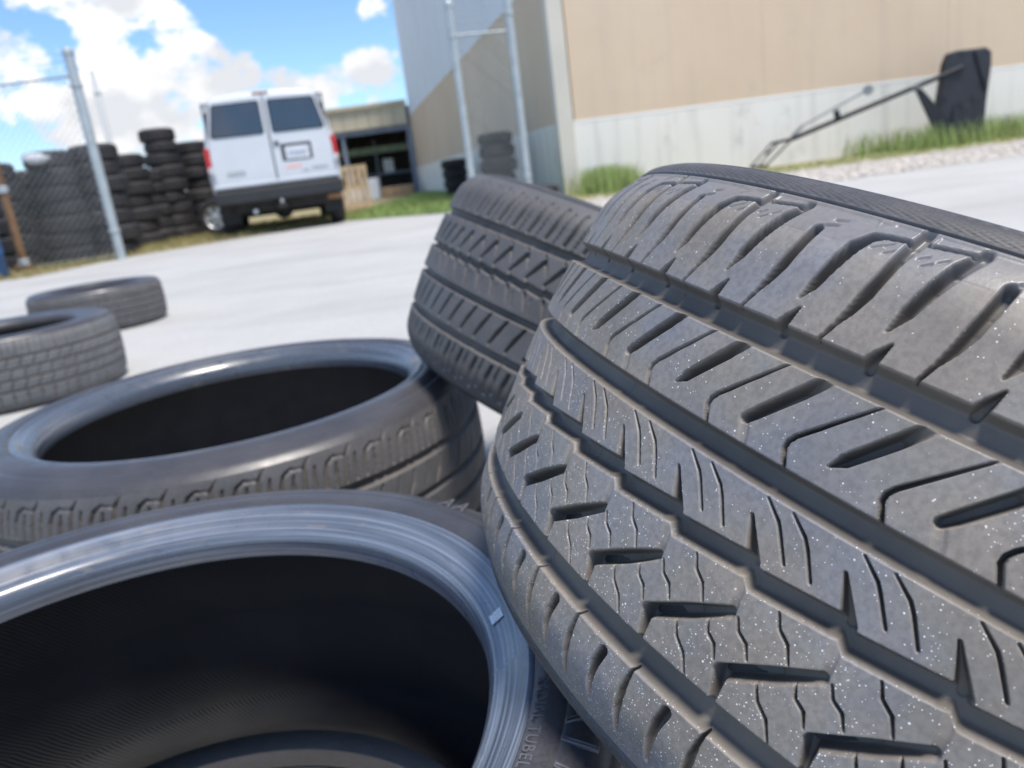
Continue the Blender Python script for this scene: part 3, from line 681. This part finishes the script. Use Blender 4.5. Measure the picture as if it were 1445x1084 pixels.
# near flat tire: hollow seen from above, lettering on its wall
RN = 306.0; CNn = 2 * math.pi * RN
near_c = (-0.262, 0.368, 0.1215)
side_n = [(108, 299.0), (116, 295), (121.5, 287), (124.0, 277), (123.6, 273), (124.2, 271), (124.0, 262), (122, 255)]
bead_n = [(122, 255), (122.6, 252.5), (121.5, 250), (117.5, 244), (112.5, 237), (109.5, 231.5), (103, 228), (95, 227.8), (88, 229)]
liner_n = [(88, 229), (92, 238), (101, 252), (106, 268), (103, 282), (92, 291), (60, 295), (0, 296.5)]
pn = 2 * math.pi * RN / 60
hn = ring_height(pn, [(52, 62), (10, 19), (-19, -10), (-62, -52)], [([(0, 70), (5, 88), (8, 106)], [1.5, 2, 2], [5, 5, 3], 1), ([(0, -70), (5, -88), (8, -106)], [1.5, 2, 2], [5, 5, 3], 1), ([(0, 22), (9, 36), (14, 48)], [1.2, 1.6, 1], [5, 5, 3], 1), ([(0, -22), (9, -36), (14, -48)], [1.2, 1.6, 1], [5, 5, 3], 1)])
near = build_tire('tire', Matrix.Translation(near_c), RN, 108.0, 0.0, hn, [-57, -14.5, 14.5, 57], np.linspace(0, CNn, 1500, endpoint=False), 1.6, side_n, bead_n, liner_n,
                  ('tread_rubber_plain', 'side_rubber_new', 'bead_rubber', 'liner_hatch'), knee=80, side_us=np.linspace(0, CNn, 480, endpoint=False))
for o in near.children:
    if o.name.startswith('bead') and o.data.vertices[0].co.z < 0:
        for v_ in o.data.vertices:
            q_ = math.hypot(v_.co.x, v_.co.y); f_ = max(0.0, (0.255 - q_) / 0.027); v_.co.z -= 0.012 * f_; v_.co.x *= 1 - .05 * f_; v_.co.y *= 1 - .05 * f_
for o in near.children:
    if o.name.startswith('sidewall') and o.data.vertices[0].co.z > 0: near_side = o
tag(near, 'flat tire in the lower left corner, shiny bead ring around a dark hollow', 'tire')
def ring_text(txt, size, r0, th0, z0, parent, mat, outline=False, spread=1.0, name='lettering'):
    """raised moulded letters wrapped round a flat ring; tops point outwards, reading clockwise from th0 (degrees)"""
    cu = bpy.data.curves.new('lettering', 'FONT'); cu.body = txt; cu.size = size; cu.extrude = 0.0004; cu.resolution_u = 3; cu.space_character = spread
    if outline: cu.fill_mode = 'NONE'; cu.extrude = 0.0006; cu.bevel_depth = 0.0006; cu.bevel_resolution = 1
    tmp = bpy.data.objects.new('tmp_text', cu); COL.objects.link(tmp)
    dg_ = bpy.context.evaluated_depsgraph_get(); me = bpy.data.meshes.new_from_object(tmp.evaluated_get(dg_)); bpy.data.objects.remove(tmp); me.name = 'lettering'
    bm_ = bmesh.new(); bm_.from_mesh(me); bmesh.ops.subdivide_edges(bm_, edges=[e_ for e_ in bm_.edges if e_.calc_length() > size * .3], cuts=2); bm_.to_mesh(me); bm_.free()
    for v_ in me.vertices:
        x, y, z = v_.co; th = R(th0) - x / r0; rr = r0 + y
        v_.co = (rr * math.cos(th), rr * math.sin(th), z0 + z)
    me.materials.clear(); o = link(name, me, mat, parent); return o
ring_text('RADIAL TUBELESS', 0.0085, 0.2575, -6.6, 0.1238, near_side, 'letter_rubber', spread=1.12)
ring_text('A / A', 0.024, 0.2745, -10.5, 0.1236, near_side, 'letter_rubber', outline=True, spread=1.1)
ring_text('A A', 0.019, 0.2785, 47.0, 0.1236, near_side, 'letter_rubber', spread=0.9)
# little printed code label on the bead
lb = BM(); th = R(11.2)
def bead_pt(r, dth, up=0.0008):
    z = np.interp(r, [.2315, .237, .244, .250], [.1095, .1125, .1175, .1215]) + up
    return (r * math.cos(th + dth), r * math.sin(th + dth), z)
lb.add([bead_pt(.2348, -.021), bead_pt(.2422, -.021), bead_pt(.2422, .021), bead_pt(.2348, .021)], [(0, 1, 2, 3)])
for o in near.children:
    if o.name.startswith('bead') and o.data.vertices[0].co.z > 0: near_bead = o
lab = lb.obj('code_label', 'label_white', near_bead)
ib = BM()
for i in range(9):
    for j in range(3):
        if (i * 5 + j * 3) % 4: continue
        a = -.0165 + i * .0037; r_ = .2362 + j * .0017
        ib.add([bead_pt(r_, a, .0011), bead_pt(r_ + .0012, a, .0011), bead_pt(r_ + .0012, a + .003, .0011), bead_pt(r_, a + .003, .0011)], [(0, 1, 2, 3)])
ib.obj('code_print', 'label_ink', near_bead)

# far flat tire behind it
RF = 335.0; CFr = 2 * math.pi * RF
far_c = (-0.385, 1.035, 0.1275)
side_f = [(110, 322.0), (117, 314), (121, 305), (122.6, 300.5), (121.8, 297.5), (124.6, 291), (126.8, 283), (127.2, 277), (126.6, 271.5), (124.6, 269.0), (124.0, 267)]
bead_f = [(124.0, 267), (125.2, 264.5), (124.6, 261), (120, 254), (113, 246), (106, 242), (98, 240.2), (90, 241)]
liner_f = [(90, 241), (96, 254), (106, 272), (110, 290), (106, 306), (94, 317), (60, 322), (0, 324)]
pfp = 2 * math.pi * RF / 44
hf = ring_height(pfp, [(56, 66), (12, 21), (-21, -12), (-66, -56)],
                 [([(0, 70), (2, 86), (6, 96), (14, 101), (26, 99)], [1.3, 2.2, 2.0, 1.2, .9], [5, 5, 4, 3, 2], 1), ([(12, 68), (14, 84), (16, 94)], [1.6, 2.2, 1.4], [5, 5, 2], 1), ([(24, 68), (26, 82), (29, 99), (36, 108)], [1.6, 2.3, 2.0, .8], [5, 5, 4, 1.5], 1),
                  ([(36, 70), (38, 88), (40, 97)], [.9, 1.6, 1.2], [5, 5, 3], 1),
                  ([(0, 24), (10, 38), (15, 52)], [1.2, 1.6, 1], [5, 5, 3], 1), ([(24, 24), (34, 38), (39, 52)], [.4, .5, .4], [3, 3, 3], 1), ([(0, -70), (4, -88), (8, -106)], [1.5, 2, 2], [5, 5, 3], .5)])
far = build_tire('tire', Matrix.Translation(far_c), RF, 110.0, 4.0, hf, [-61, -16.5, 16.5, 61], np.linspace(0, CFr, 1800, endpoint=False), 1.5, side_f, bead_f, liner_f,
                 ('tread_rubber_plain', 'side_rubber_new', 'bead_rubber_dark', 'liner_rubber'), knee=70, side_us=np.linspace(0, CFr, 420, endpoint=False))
tag(far, 'flat-lying wide tire with an open oval hollow, behind the lower left one', 'tire')

# two more flat tires out on the concrete
def flat_tire(label, c, R0, half, rb, mat, per, hf_, seg=700, ds=2.4):
    E = half * .86; sd_ = [(E, R0 - E * E / 1400 - 6), (half * .95, R0 - 20), (half, R0 - 42), (half * .99, R0 - 62), (half * .94, rb + 14), (half * .88, rb + 6)]
    bd_ = [(half * .88, rb + 6), (half * .85, rb + 1), (half * .76, rb), (half * .7, rb + 2)]
    ln_ = [(half * .7, rb + 2), (half * .8, rb + 18), (half * .88, R0 - 60), (half * .84, R0 - 30), (half * .6, R0 - 16), (0, R0 - 12)]
    C = 2 * math.pi * R0
    t = build_tire('tire', Matrix.Translation(c), R0, E, 6.0, hf_, [-E * .5, -E * .15, E * .2, E * .58], np.linspace(0, C, seg, endpoint=False), ds, sd_, bd_, ln_,
                   (mat, 'side_rubber_new', 'side_rubber', 'liner_rubber'), knee=E * .8, side_us=np.linspace(0, C, 160, endpoint=False), side_step=3.0)
    return tag(t, label, 'tire')
pe = 2 * math.pi * 318 / 56
h_e = ring_height(pe, [(44, 52), (12, 19), (-19, -12), (-52, -44)], [([(0, 56), (2, 92)], [2.4, 2.4], [6, 4], 1), ([(17, 58), (19, 90)], [1.2, 1.2], [5, 3], 1), ([(0, 22), (10, 42)], [2.2, 2.2], [5, 5], 1), ([(6, -10), (14, 10)], [2.0, 2.0], [5, 5], 1), ([(0, -42), (10, -22)], [2.2, 2.2], [5, 5], 1), ([(0, -92), (2, -56)], [2.4, 2.4], [4, 6], 1)])
flat_tire('dusty grey flat tire at the left edge of the picture, ribbed tread facing the camera', (-1.575, 2.45, 0.1105), 322.0, 110.0, 204.0, 'tread_rubber_dusty', pe, h_e, 900, 1.8)
flat_tire('dark flat tire farthest out on the pale concrete, behind the dusty grey one', (-1.975, 3.84, 0.1035), 304.0, 103.0, 204.0, 'tread_rubber_plain', pe * 304 / 322, h_e, 600, 2.2)

# ------------------------------------------------------------------ stacks of scrap tires in the yard
def stack_mesh(R0, half, seed):
    rg = np.random.default_rng(seed)
    pr = [(half * .8, .62 * R0), (half * .93, .66 * R0), (half, .76 * R0), (half * .93, .86 * R0), (half * .82, .92 * R0), (half * .70, .955 * R0)]
    tread = []
    for a, b in ((.64, .46), (.36, .06), (-.04, -.32), (-.42, -.64)):
        tread += [(half * a, R0 * (.975 if abs(a) > .6 else .995)), (half * b, R0 * (.975 if abs(b) > .6 else .995)), (half * (b - .015), R0 * .965), (half * (b - .085), R0 * .965)]
    pr += tread[:-2] + [(-half * .70, .955 * R0), (-half * .82, .92 * R0), (-half * .93, .86 * R0), (-half, .76 * R0), (-half * .93, .66 * R0), (-half * .8, .62 * R0), (-half * .7, .66 * R0), (-half * .7, .9 * R0), (half * .7, .9 * R0), (half * .7, .66 * R0), (half * .8, .62 * R0)]
    n = 72; V = []; m_ = len(pr)
    for i in range(n):
        t = 2 * math.pi * i / n
        for s_, r_ in pr:
            k = 1.0
            if abs(s_) < half * .86 and r_ > .968 * R0: k = 1.0 if (i + (s_ > 0)) % 3 else 0.978
            V.append((r_ * k * math.cos(t), r_ * k * math.sin(t), s_))
    Q = [(i * m_ + j, ((i + 1) % n) * m_ + j, ((i + 1) % n) * m_ + j + 1, i * m_ + j + 1) for i in range(n) for j in range(m_ - 1)]
    me = np_mesh('stack_tire', V, Q)
    bm_ = bmesh.new(); bm_.from_mesh(me); bmesh.ops.remove_doubles(bm_, verts=bm_.verts, dist=1e-5); bmesh.ops.recalc_face_normals(bm_, faces=bm_.faces); bm_.to_mesh(me); bm_.free()
    me.materials.append(MATS['stack_rubber']); return me
SM = [stack_mesh(.325, .112, 1), stack_mesh(.31, .100, 2), stack_mesh(.335, .121, 3)]
SHALF = [.112, .100, .121]
ORD = ['topmost', 'second from top', 'third from top', 'fourth from top', 'fifth from top', 'sixth from top', 'seventh from top', 'eighth from top', 'ninth from top']
def stack(x, y, n, where, group, z=0.0, pick=None, jit=.03, each=True):
    for i in range(n):
        label = ('scrap tire, %s, in %s' % (ORD[n - 1 - i], where)) if each else 'scrap tire in ' + where
        k = random.randrange(3) if pick is None else pick
        me = SM[k]; o = link('tire', me); tag(o, label, 'tire', group)
        z += SHALF[k]; o.location = (x + random.uniform(-jit, jit), y + random.uniform(-jit, jit), z); o.scale = (random.uniform(.93, 1.03),) * 2 + (1,); z += SHALF[k]
        o.rotation_euler = (0, 0, random.uniform(0, 6.28))
    return z
def polar(az, d): return d * math.sin(R(az)), d * math.cos(R(az))
tops = {}
for az, d, n, where, each in ((-31.0, 12.55, 6, 'the fenced tire wall column at the picture edge', True), (-27.9, 12.6, 7, 'the middle column of the fenced tire wall', True),
                              (-25.2, 12.9, 7, 'the fenced tire wall column behind the grey post', True), (-29.4, 13.25, 6, 'the rear row of the fenced tire wall', False), (-26.6, 13.3, 7, 'the rear row of the fenced tire wall', False)):
    x, y = polar(az, d); tops[az] = (x, y, stack(x, y, n, where, 'tires in the wall behind the left fence', each=each))
for az, d, n, where, grp in ((-23.45, 15.2, 7, 'the stack just right of the grey post', 'tires in the stack right of the post'),
                             (-22.3, 16.3, 6, 'the half-hidden stack left of the tallest one', 'tires in the half-hidden stack'),
                             (-21.3, 16.4, 9, 'the tallest stack', 'tires in the tallest stack'),
                             (-19.4, 17.0, 8, 'the stack touching the left of the van', 'tires in the stack beside the van')):
    x, y = polar(az, d); stack(x, y, n, where, grp)
x, y = polar(1.05, 14.0); stack(x, y, 5, 'the short stack between the two right posts', 'tires in the stack between the right posts', jit=.015)
x, y = polar(-2.05, 20.0); stack(x, y, 4, 'the low stack along the shaded warehouse wall', 'tires in the low stack by the wall', jit=.015)
o = link('tire', SM[1]); tag(o, 'lone black tire lying at the foot of the cream corner post', 'tire'); o.location = (0.78, 12.0, .1)
# spare wheel with alloy rim leaning beside the van
e = empty('spare_wheel', (*polar(-18.75, 15.4), 0)); tag(e, 'upright wheel with a silver alloy rim at the foot of the stacks beside the van', 'wheel'); e.rotation_euler = (0, 0, R(-12))
bt = BM().lathe([(.205, -.09), (.24, -.11), (.30, -.105), (.325, -.07), (.33, 0), (.325, .07), (.30, .105), (.24, .11), (.205, .09)], 40, 'y', (0, 0, .331)); bt.obj('tire', 'stack_rubber', e, smooth=True)
br = BM().lathe([(.205, -.088), (.19, -.08), (.185, .0), (.19, .08), (.205, .088)], 40, 'y', (0, 0, .331)); br.obj('rim', 'alloy', e, smooth=True)
for i in range(6):
    a = i * math.pi / 3; ca, sa = math.cos(a), math.sin(a)
    BM().prism([(.02, -.03), (.19, -.045), (.19, .045), (.02, .03)], lambda p, d, ca=ca, sa=sa: (p[0] * ca - p[1] * sa, d, .331 + p[0] * sa + p[1] * ca), -.075 + .001 * i, -.045).obj('spoke', 'alloy', e)
BM().lathe([(.001, -.085), (.045, -.083), (.05, -.05), (.05, .0)], 20, 'y', (0, 0, .331)).obj('hub', 'alloy', e, smooth=True)

# ------------------------------------------------------------------ fences and posts
def post(name, label, x, y, h, r, mat, cap=True):
    e = empty(name, (x, y, 0)); tag(e, label, 'post')
    BM().tube((0, 0, 0), (0, 0, h), r, n=16).obj('pole', mat, e, smooth=False)
    if cap: BM().lathe([(r * 1.15, h - .04), (r * 1.15, h + .01), (r * .7, h + .04), (.002, h + .055)], 16).obj('cap', 'galvanised', e)
    for z in (.35, h - .42): BM().lathe([(r * 1.02, z), (r * 1.18, z + .005), (r * 1.18, z + .035), (r * 1.02, z + .04)], 16).obj('clamp', 'galvanised', e)
    return e
LP = Vector((-4.925, 10.47, 0)); RP1 = Vector((-0.18, 11.13, 0)); RP2 = Vector((0.605, 11.3, 0))
post('fence_post', 'tall pale grey fence post left of the van, nearest the tire wall', LP.x, LP.y, 2.58, .062, 'galvanised')
post('fence_post', 'galvanised fence post left of the warehouse corner, top just inside the picture', RP1.x, RP1.y, 2.68, .052, 'galvanised')
post('fence_post', 'galvanised fence post nearest the cream warehouse corner', RP2.x, RP2.y, 2.9, .055, 'galvanised')
post('fence_post', 'thin far white post just behind the tall grey fence post', *polar(-24.15, 16.6), 3.15, .05, 'cap_white', False)
rp = empty('gate_post', (-5.98, 10.1, 0)); tag(rp, 'rusty brown gate post at the left edge of the picture', 'post')
BM().tube((0, 0, 0), (0, 0, 2.3), .05, n=14).obj('pole', 'rusty_steel', rp)
for z in (.09, 1.0): BM().lathe([(.05, z), (.066, z + .01), (.066, z + .085), (.05, z + .095)], 14).obj('hinge_clamp', 'galvanised', rp)
BM().tube((-.12, 0, .08), (.1, 0, .08), .03, n=10).obj('hinge_pin', 'rusty_steel', rp)
def chain_link(label, A, B, h, z0=0.06, wires=3):
    A = Vector(A); B = Vector(B); e = empty('chain_link_fence', A); tag(e, label, 'fence'); D = (B - A); W = D.length; d = D.normalized()
    e.rotation_euler = (0, 0, math.atan2(d.y, d.x))
    b = BM(); st = .10; k = h - z0
    x = -k
    while x < W:
        for sgn in (1, -1):
            xa, za, xb, zb = (x, z0, x + k, h) if sgn > 0 else (x, h, x + k, z0)
            if xa < .07: za += (-xa + .07) * (1 if sgn > 0 else -1); xa = .07
            if xb > W - .07: zb -= (xb - W + .07) * (1 if sgn > 0 else -1); xb = W - .07
            if xb - xa > .02: b.tube((xa, .003 * sgn, za), (xb, .003 * sgn, zb), .003, n=3, caps=False)
        x += st
    b.obj('wire_mesh', 'wire_metal', e)
    BM().tube((.06, 0, h), (W - .06, 0, h), .016, n=10).obj('top_rail', 'galvanised', e)
    for i in range(wires): BM().tube((.06, -.0, h + .09 + .085 * i), (W - .06, 0, h + .09 + .085 * i), .004, n=4).obj('barbed_wire', 'wire_metal', e)
    BM().tube((.06, 0, z0), (W - .06, 0, z0), .006, n=5).obj('tension_wire', 'wire_metal', e)
    return e
chain_link('chain-link panel with top rail in front of the black tire wall on the left', (-8.3, 10.53, 0), LP, 2.3)
chain_link('narrow chain-link panel between the two posts by the warehouse', RP1, RP2, 2.29)

# blue drum at the left edge
dr = empty('plastic_drum', (-6.17, 9.5, 0)); tag(dr, 'blue plastic drum half out of the picture beside the rusty gate post', 'drum')
BM().lathe([(.001, .005), (.27, .005), (.29, .03), (.29, .28), (.30, .30), (.29, .32), (.29, .58), (.30, .6), (.29, .62), (.29, .86), (.26, .89), (.001, .89)], 32).obj('barrel', 'blue_plastic', dr, smooth=True)
BM().lathe([(.001, .9), (.05, .9), (.05, .891)], 16, c=(.12, -.1, 0)).obj('bung', 'white_plastic', dr)
for nm, lab, az, px, py, w, h_ in (('plastic_sheet', 'crumpled white sheet tucked on top of the black tire wall', -27.9, 0, 0, .34, .13), ('plastic_sheet', 'small white bag on the lower left part of the black tire wall', -31.0, 0, 0, .22, .11)):
    x, y, z = tops[az]; b = BM(); ni, nj = 9, 6; vs_ = []
    for i in range(ni):
        for j in range(nj):
            a = 2 * math.pi * i / ni; ph = math.pi * (j + .02) / (nj - .96); q_ = 1 + .18 * math.sin(3 * a + j) + random.uniform(-.08, .08)
            vs_.append((w / 2 * math.sin(ph) * math.cos(a) * q_, .1 * math.sin(ph) * math.sin(a) * q_, h_ / 2 * (1 - math.cos(ph)) * q_))
    b.add(vs_, [(i * nj + j, ((i + 1) % ni) * nj + j, ((i + 1) % ni) * nj + j + 1, i * nj + j + 1) for i in range(ni) for j in range(nj - 1)])
    o = b.obj(nm, 'white_plastic', smooth=True); o.location = (x + .05, y - .335, z - .17); tag(o, lab, 'sheet')

# ------------------------------------------------------------------ white van, seen from behind
VA = -14.35; vx, vy = polar(VA, 12.95)
van = empty('van', (vx, vy, 0), R(-VA)); tag(van, 'white cargo van parked with its rear doors toward the camera', 'van')
def vsec(y, hw, zb, zt, k=1.0):
    pts = [(hw * .955, zb), (hw * .985, zb + .18), (hw, zb + .55), (hw * .992, zb + .72), (hw * .965, zb + .86), (hw * .90, zb + .86 + (zt - zb - .86) * .5), (hw * .835, zt - .16), (hw * .79, zt - .07), (hw * .68, zt - .02), (hw * .35, zt + .008), (0, zt + .012)]
    full = [(-x, z) for x, z in pts] + [(x, z) for x, z in pts[-2::-1]]
    return [(x, y, z) for x, z in full]
secs = [vsec(0.0, .955, .60, 2.06), vsec(.03, .985, .57, 2.095), vsec(.12, 1.0, .55, 2.12), vsec(1.5, 1.005, .50, 2.13), vsec(3.6, 1.005, .50, 2.12), vsec(4.0, 1.0, .50, 2.03), vsec(4.6, .98, .5, 1.42 + .12), vsec(5.3, .93, .5, 1.38), vsec(5.45, .85, .55, 1.2)]
m_ = len(secs[0]); bb = BM()
vs_ = [p for s_ in secs for p in s_]
# rounding near the nose is enough; the two ends are closed
fs_ = [(i * m_ + j, i * m_ + j + 1, (i + 1) * m_ + j + 1, (i + 1) * m_ + j) for i in range(len(secs) - 1) for j in range(m_ - 1)]
fs_ += [(i * m_ + m_ - 1, i * m_, (i + 1) * m_, (i + 1) * m_ + m_ - 1) for i in range(len(secs) - 1)]
fs_ += [tuple(range(m_)), tuple(range((len(secs) - 1) * m_ + m_ - 1, (len(secs) - 1) * m_ - 1, -1))]
bb.add(vs_, fs_); body = bb.obj('body', 'van_white', van, smooth=True)
ms = body.modifiers.new('edge', 'EDGE_SPLIT'); ms.split_angle = R(50)
back = lambda p, d: (p[0], d, p[1])
def panel(name, mat, poly, d0, d1, parent, bevel=.012): return BM().prism(poly, back, d0, d1).obj(name, mat, parent, bevel)
def door_poly(sg):
    pts = [(.012, .78), (.90, .78), (.915, 1.2), (.895, 1.42), (.79, 1.98), (.73, 2.03), (.012, 2.05)]
    return [(x * sg, z) for x, z in (pts if sg > 0 else pts[::-1])]
BM().box(-.90, .90, -.006, .02, .74, 2.0).obj('door_seam', 'van_seam', van)
for sg in (-1, 1):
    dd = panel('rear_door', 'van_white', door_poly(sg), -.035, .01, van, .016)
    wpoly = [(.10, 1.50), (.80, 1.50), (.83, 1.53), (.745, 1.93), (.715, 1.955), (.10, 1.965), (.075, 1.94), (.075, 1.53)]
    wpoly = [(x * sg, z) for x, z in (wpoly if sg > 0 else wpoly[::-1])]
    panel('window_seal', 'van_trim', [(.44 * sg + (x - .44 * sg) * 1.05, 1.73 + (z - 1.73) * 1.06) for x, z in wpoly], -.042, -.03, dd, .003)
    panel('rear_window', 'van_glass', wpoly, -.050, -.04, dd, .004)
    for z in (.98, 1.86): BM().tube((.925 * sg - (.07 * sg if z > 1.5 else 0), -.045, z), (.925 * sg - (.09 * sg if z > 1.5 else 0), -.045, z + .11), .022, n=8).obj('hinge', 'van_white', dd)
    tl = BM().prism([(x * sg, z) for x, z in ([(.925, 1.0), (.985, 1.0), (.985, 1.36), (.905, 1.36)] if sg > 0 else [(.905, 1.36), (.985, 1.36), (.985, 1.0), (.925, 1.0)])], back, -.04, .06).obj('tail_light', 'tail_red', van, .012)
    panel('lens', 'white_plastic', [(x * sg, z) for x, z in ([(.935, 1.012), (.975, 1.012), (.975, 1.075), (.93, 1.075)] if sg > 0 else [(.93, 1.075), (.975, 1.075), (.975, 1.012), (.935, 1.012)])], -.046, -.035, tl, .004)
    if sg > 0:
        panel('plate_recess', 'van_trim', [(.13, 1.055), (.60, 1.055), (.60, 1.315), (.13, 1.315)], -.040, -.02, dd, .01)
        pl_ = panel('license_plate', 'plate_white', [(.19, 1.075), (.555, 1.075), (.555, 1.265), (.19, 1.265)], -.05, -.038, dd, .006)
        for i in range(6): panel('plate_character', 'plate_ink', [(.235 + i * .048, 1.12), (.265 + i * .048, 1.12), (.265 + i * .048, 1.2), (.235 + i * .048, 1.2)], -.0525, -.049, dd, .0)
        panel('door_handle', 'van_trim', [(.05, 1.30), (.12, 1.30), (.12, 1.36), (.05, 1.36)], -.055, -.03, dd, .008)
        panel('badge', 'badge_grey', [(.56, .90), (.80, .90), (.80, .945), (.56, .945)], -.042, -.03, dd, .004); panel('badge', 'badge_grey', [(.40, .885), (.50, .885), (.50, .915), (.40, .915)], -.042, -.03, dd, .004)
        panel('sticker', 'sticker_pink', [(.16, .94), (.40, .94), (.40, .99), (.16, .99)], -.0375, -.03, dd, .0)
    else:
        panel('badge', 'badge_grey', [(-.72, .92), (-.45, .92), (-.45, 1.0), (-.72, 1.0)], -.042, -.03, dd, .006)
BM().box(-.98, .98, -.17, .06, .50, .70).obj('bumper', 'van_trim', van, .03, seg=3)
BM().box(-.93, .93, -.16, .05, .702, .745).obj('bumper_step', 'van_trim', van, .01)
BM().prism([(-.955, .745), (.955, .745), (.945, .80), (-.945, .80)], back, -.05, -.002).obj('rear_sill', 'van_white', van, .012)
BM().box(-.13, .11, -.02, .03, 2.065, 2.10).obj('high_brake_lamp', 'orange_brown', van, .01)
BM().box(-.72, .72, .2, 5.2, .34, .52).obj('underbody', 'underbody', van, .03)
BM().tube((-.75, .75, .34), (.75, .75, .34), .07, n=12).obj('rear_axle', 'underbody', van)
BM().lathe([(.001, -.16), (.12, -.14), (.16, 0), (.12, .14), (.001, .16)], 16, 'y', (0, .75, .34)).obj('differential', 'underbody', van, smooth=True)
BM().tube((-.42, -.05, .36), (-.42, .9, .36), .035, n=10).obj('tailpipe', 'alloy', van); BM().box(-.06, .06, -.22, .2, .38, .44).obj('hitch', 'underbody', van, .008); BM().lathe([(.001, .03), (.028, .02), (.028, -.02), (.001, -.03)], 12, c=(0, -.2, .475)).obj('hitch_ball', 'alloy', van)
for sg, yy in ((-1, .78), (1, .78), (-1, 4.35), (1, 4.35)):
    w = BM().lathe([(.20, -.12), (.24, -.125), (.34, -.115), (.368, -.075), (.372, 0), (.368, .075), (.34, .115), (.24, .125), (.20, .12)], 40, 'x', (sg * .86, yy, .372)).obj('wheel', 'stack_rubber', van, smooth=True)
    BM().lathe([(.20, -.115), (.17, -.03 * sg), (.05, .02 * sg), (.001, .02 * sg)], 28, 'x', (sg * .86, yy, .372)).obj('rim', 'alloy', w, smooth=True)
    BM().box(sg * .80 - .14, sg * .80 + .14, yy - .62 + .16, yy - .45 + .02, .20, .55).obj('mud_flap', 'underbody', van, .005) if yy < 1 else None
BM().box(.45, .95, .25, .33, .40, .48).obj('tow_strap', 'orange_brown', van, .01)
for sg in (-1, 1):
    for y0, y1 in ((.35, 1.55), (1.75, 2.85)):
        poly = [(y0, 1.47), (y1, 1.47), (y1, 1.90), (y0, 1.90)]
        BM().prism(poly, lambda p, d, sg=sg: (sg * (1.0 - (p[1] - 1.36) * .26 + d), p[0], p[1]), -.03, .012).obj('side_window', 'van_glass', van, .01)
    BM().prism([(3.1, 1.42), (4.1, 1.42), (3.85, 1.88), (3.1, 1.9)], lambda p, d, sg=sg: (sg * (1.0 - (p[1] - 1.36) * .26 + d), p[0], p[1]), -.03, .014).obj('cab_window', 'van_glass', van, .01)
    BM().box(sg * 1.02, sg * 1.22, 4.05, 4.12, 1.3, 1.6).obj('mirror', 'van_trim', van, .02)

# ------------------------------------------------------------------ tipped-over pole stand against the facade
st = empty('pole_stand', at_y(1370, 200, 12.05) * 1.0); st.location.z = 0; tag(st, 'tipped-over black pole stand, its ribbed base stood on edge in the grass by the wall', 'stand')
sl = st.location.copy()
def S(px, py, y): return at_y(px, py, y) - Vector((sl.x, sl.y, 0))
yb = 11.95
outline = [(1372, 69), (1392, 66), (1400, 72), (1400, 90), (1393, 140), (1388, 208), (1318, 214), (1327, 140), (1335, 90), (1341, 75), (1352, 71)]
def base_fn(p, d): q = S(p[0], p[1], yb); return (q.x, q.y + d, max(q.z, 0.02))
BM().prism(outline[::-1], base_fn, 0.0, .16).obj('base', 'black_plastic', st, .02, seg=2)
BM().prism([(1374, 72), (1390, 68), (1397, 92), (1390, 130)][::-1], base_fn, -.03, -.002).obj('base_ridge', 'black_plastic', st, .012)
BM().prism([(1345, 150), (1368, 148), (1372, 196), (1338, 199)][::-1], base_fn, -.025, -.002).obj('base_ridge', 'black_plastic', st, .012)
for p in ((1334, 139), (1374, 137), (1358, 75)): q = S(p[0], p[1], yb); BM().tube((q.x, q.y - .012, q.z), (q.x, q.y + .002, q.z), .035, n=14).obj('wheel_recess', 'van_trim', st)
q = S(1354, 149, yb); BM().tube((q.x, q.y - .034, q.z), (q.x, q.y - .024, q.z), .05, n=18).obj('filler_cap', 'black_metal', st)
A = S(1358, 95, yb - .02); B = S(1118, 196, 12.2)
BM().tube(A, B, .036, n=14).obj('pole', 'black_metal', st, smooth=False)
Bq = S(1088, 203, 12.22); Cq = S(1118, 196, 12.2)
BM().tube(S(1060, 235, 12.24), Bq, .014, n=8).obj('link_arm', 'black_metal', st); BM().tube(S(1072, 233, 12.22), S(1100, 199, 12.2), .012, n=8).obj('link_arm', 'black_metal', st)
BM().tube(S(1083, 232, 12.2), Cq, .016, n=8).obj('link_arm', 'black_metal', st)
BM().tube(Bq, Cq, .024, n=8).obj('link_bracket', 'black_metal', st); BM().tube(S(1058, 236, 12.24), S(1084, 234, 12.2), .022, n=8).obj('end_bar', 'black_metal', st)
BM().tube(S(1080, 218, 12.21), S(1096, 205, 12.21), .015, n=8).obj('link_bolt', 'black_metal', st)
BM().tube(S(1118, 192, 12.17), S(1132, 178, 12.17), .03, n=10).obj('sleeve', 'grey_rod', st)
BM().tube(S(1130, 179, 12.16), S(1222, 128, 12.12), .016, n=8).obj('crank_rod', 'grey_rod', st)
q = S(1225, 127, 12.12); BM().tube((q.x, q.y - .02, q.z), (q.x, q.y + .02, q.z), .075, n=16).obj('crank_knob', 'grey_rod', st, .008)
BM().tube(S(1180, 156, 12.15), S(1182, 166, 12.12), .045, n=10).obj('rod_bracket', 'black_metal', st)
def wf(p, d): q = S(p[0], p[1], 11.9); return (q.x, q.y + d, max(q.z, 0.02))
BM().prism([(1290, 126), (1300, 127), (1356, 192), (1352, 212), (1326, 212)][::-1], wf, -.05, .0).obj('brace_plate', 'black_metal', st, .006)
q = S(1294, 127, 11.9); BM().tube((q.x, q.y - .1, q.z + .02), (q.x, q.y + .1, q.z + .02), .025, n=10).obj('brace_clamp', 'grey_rod', st)
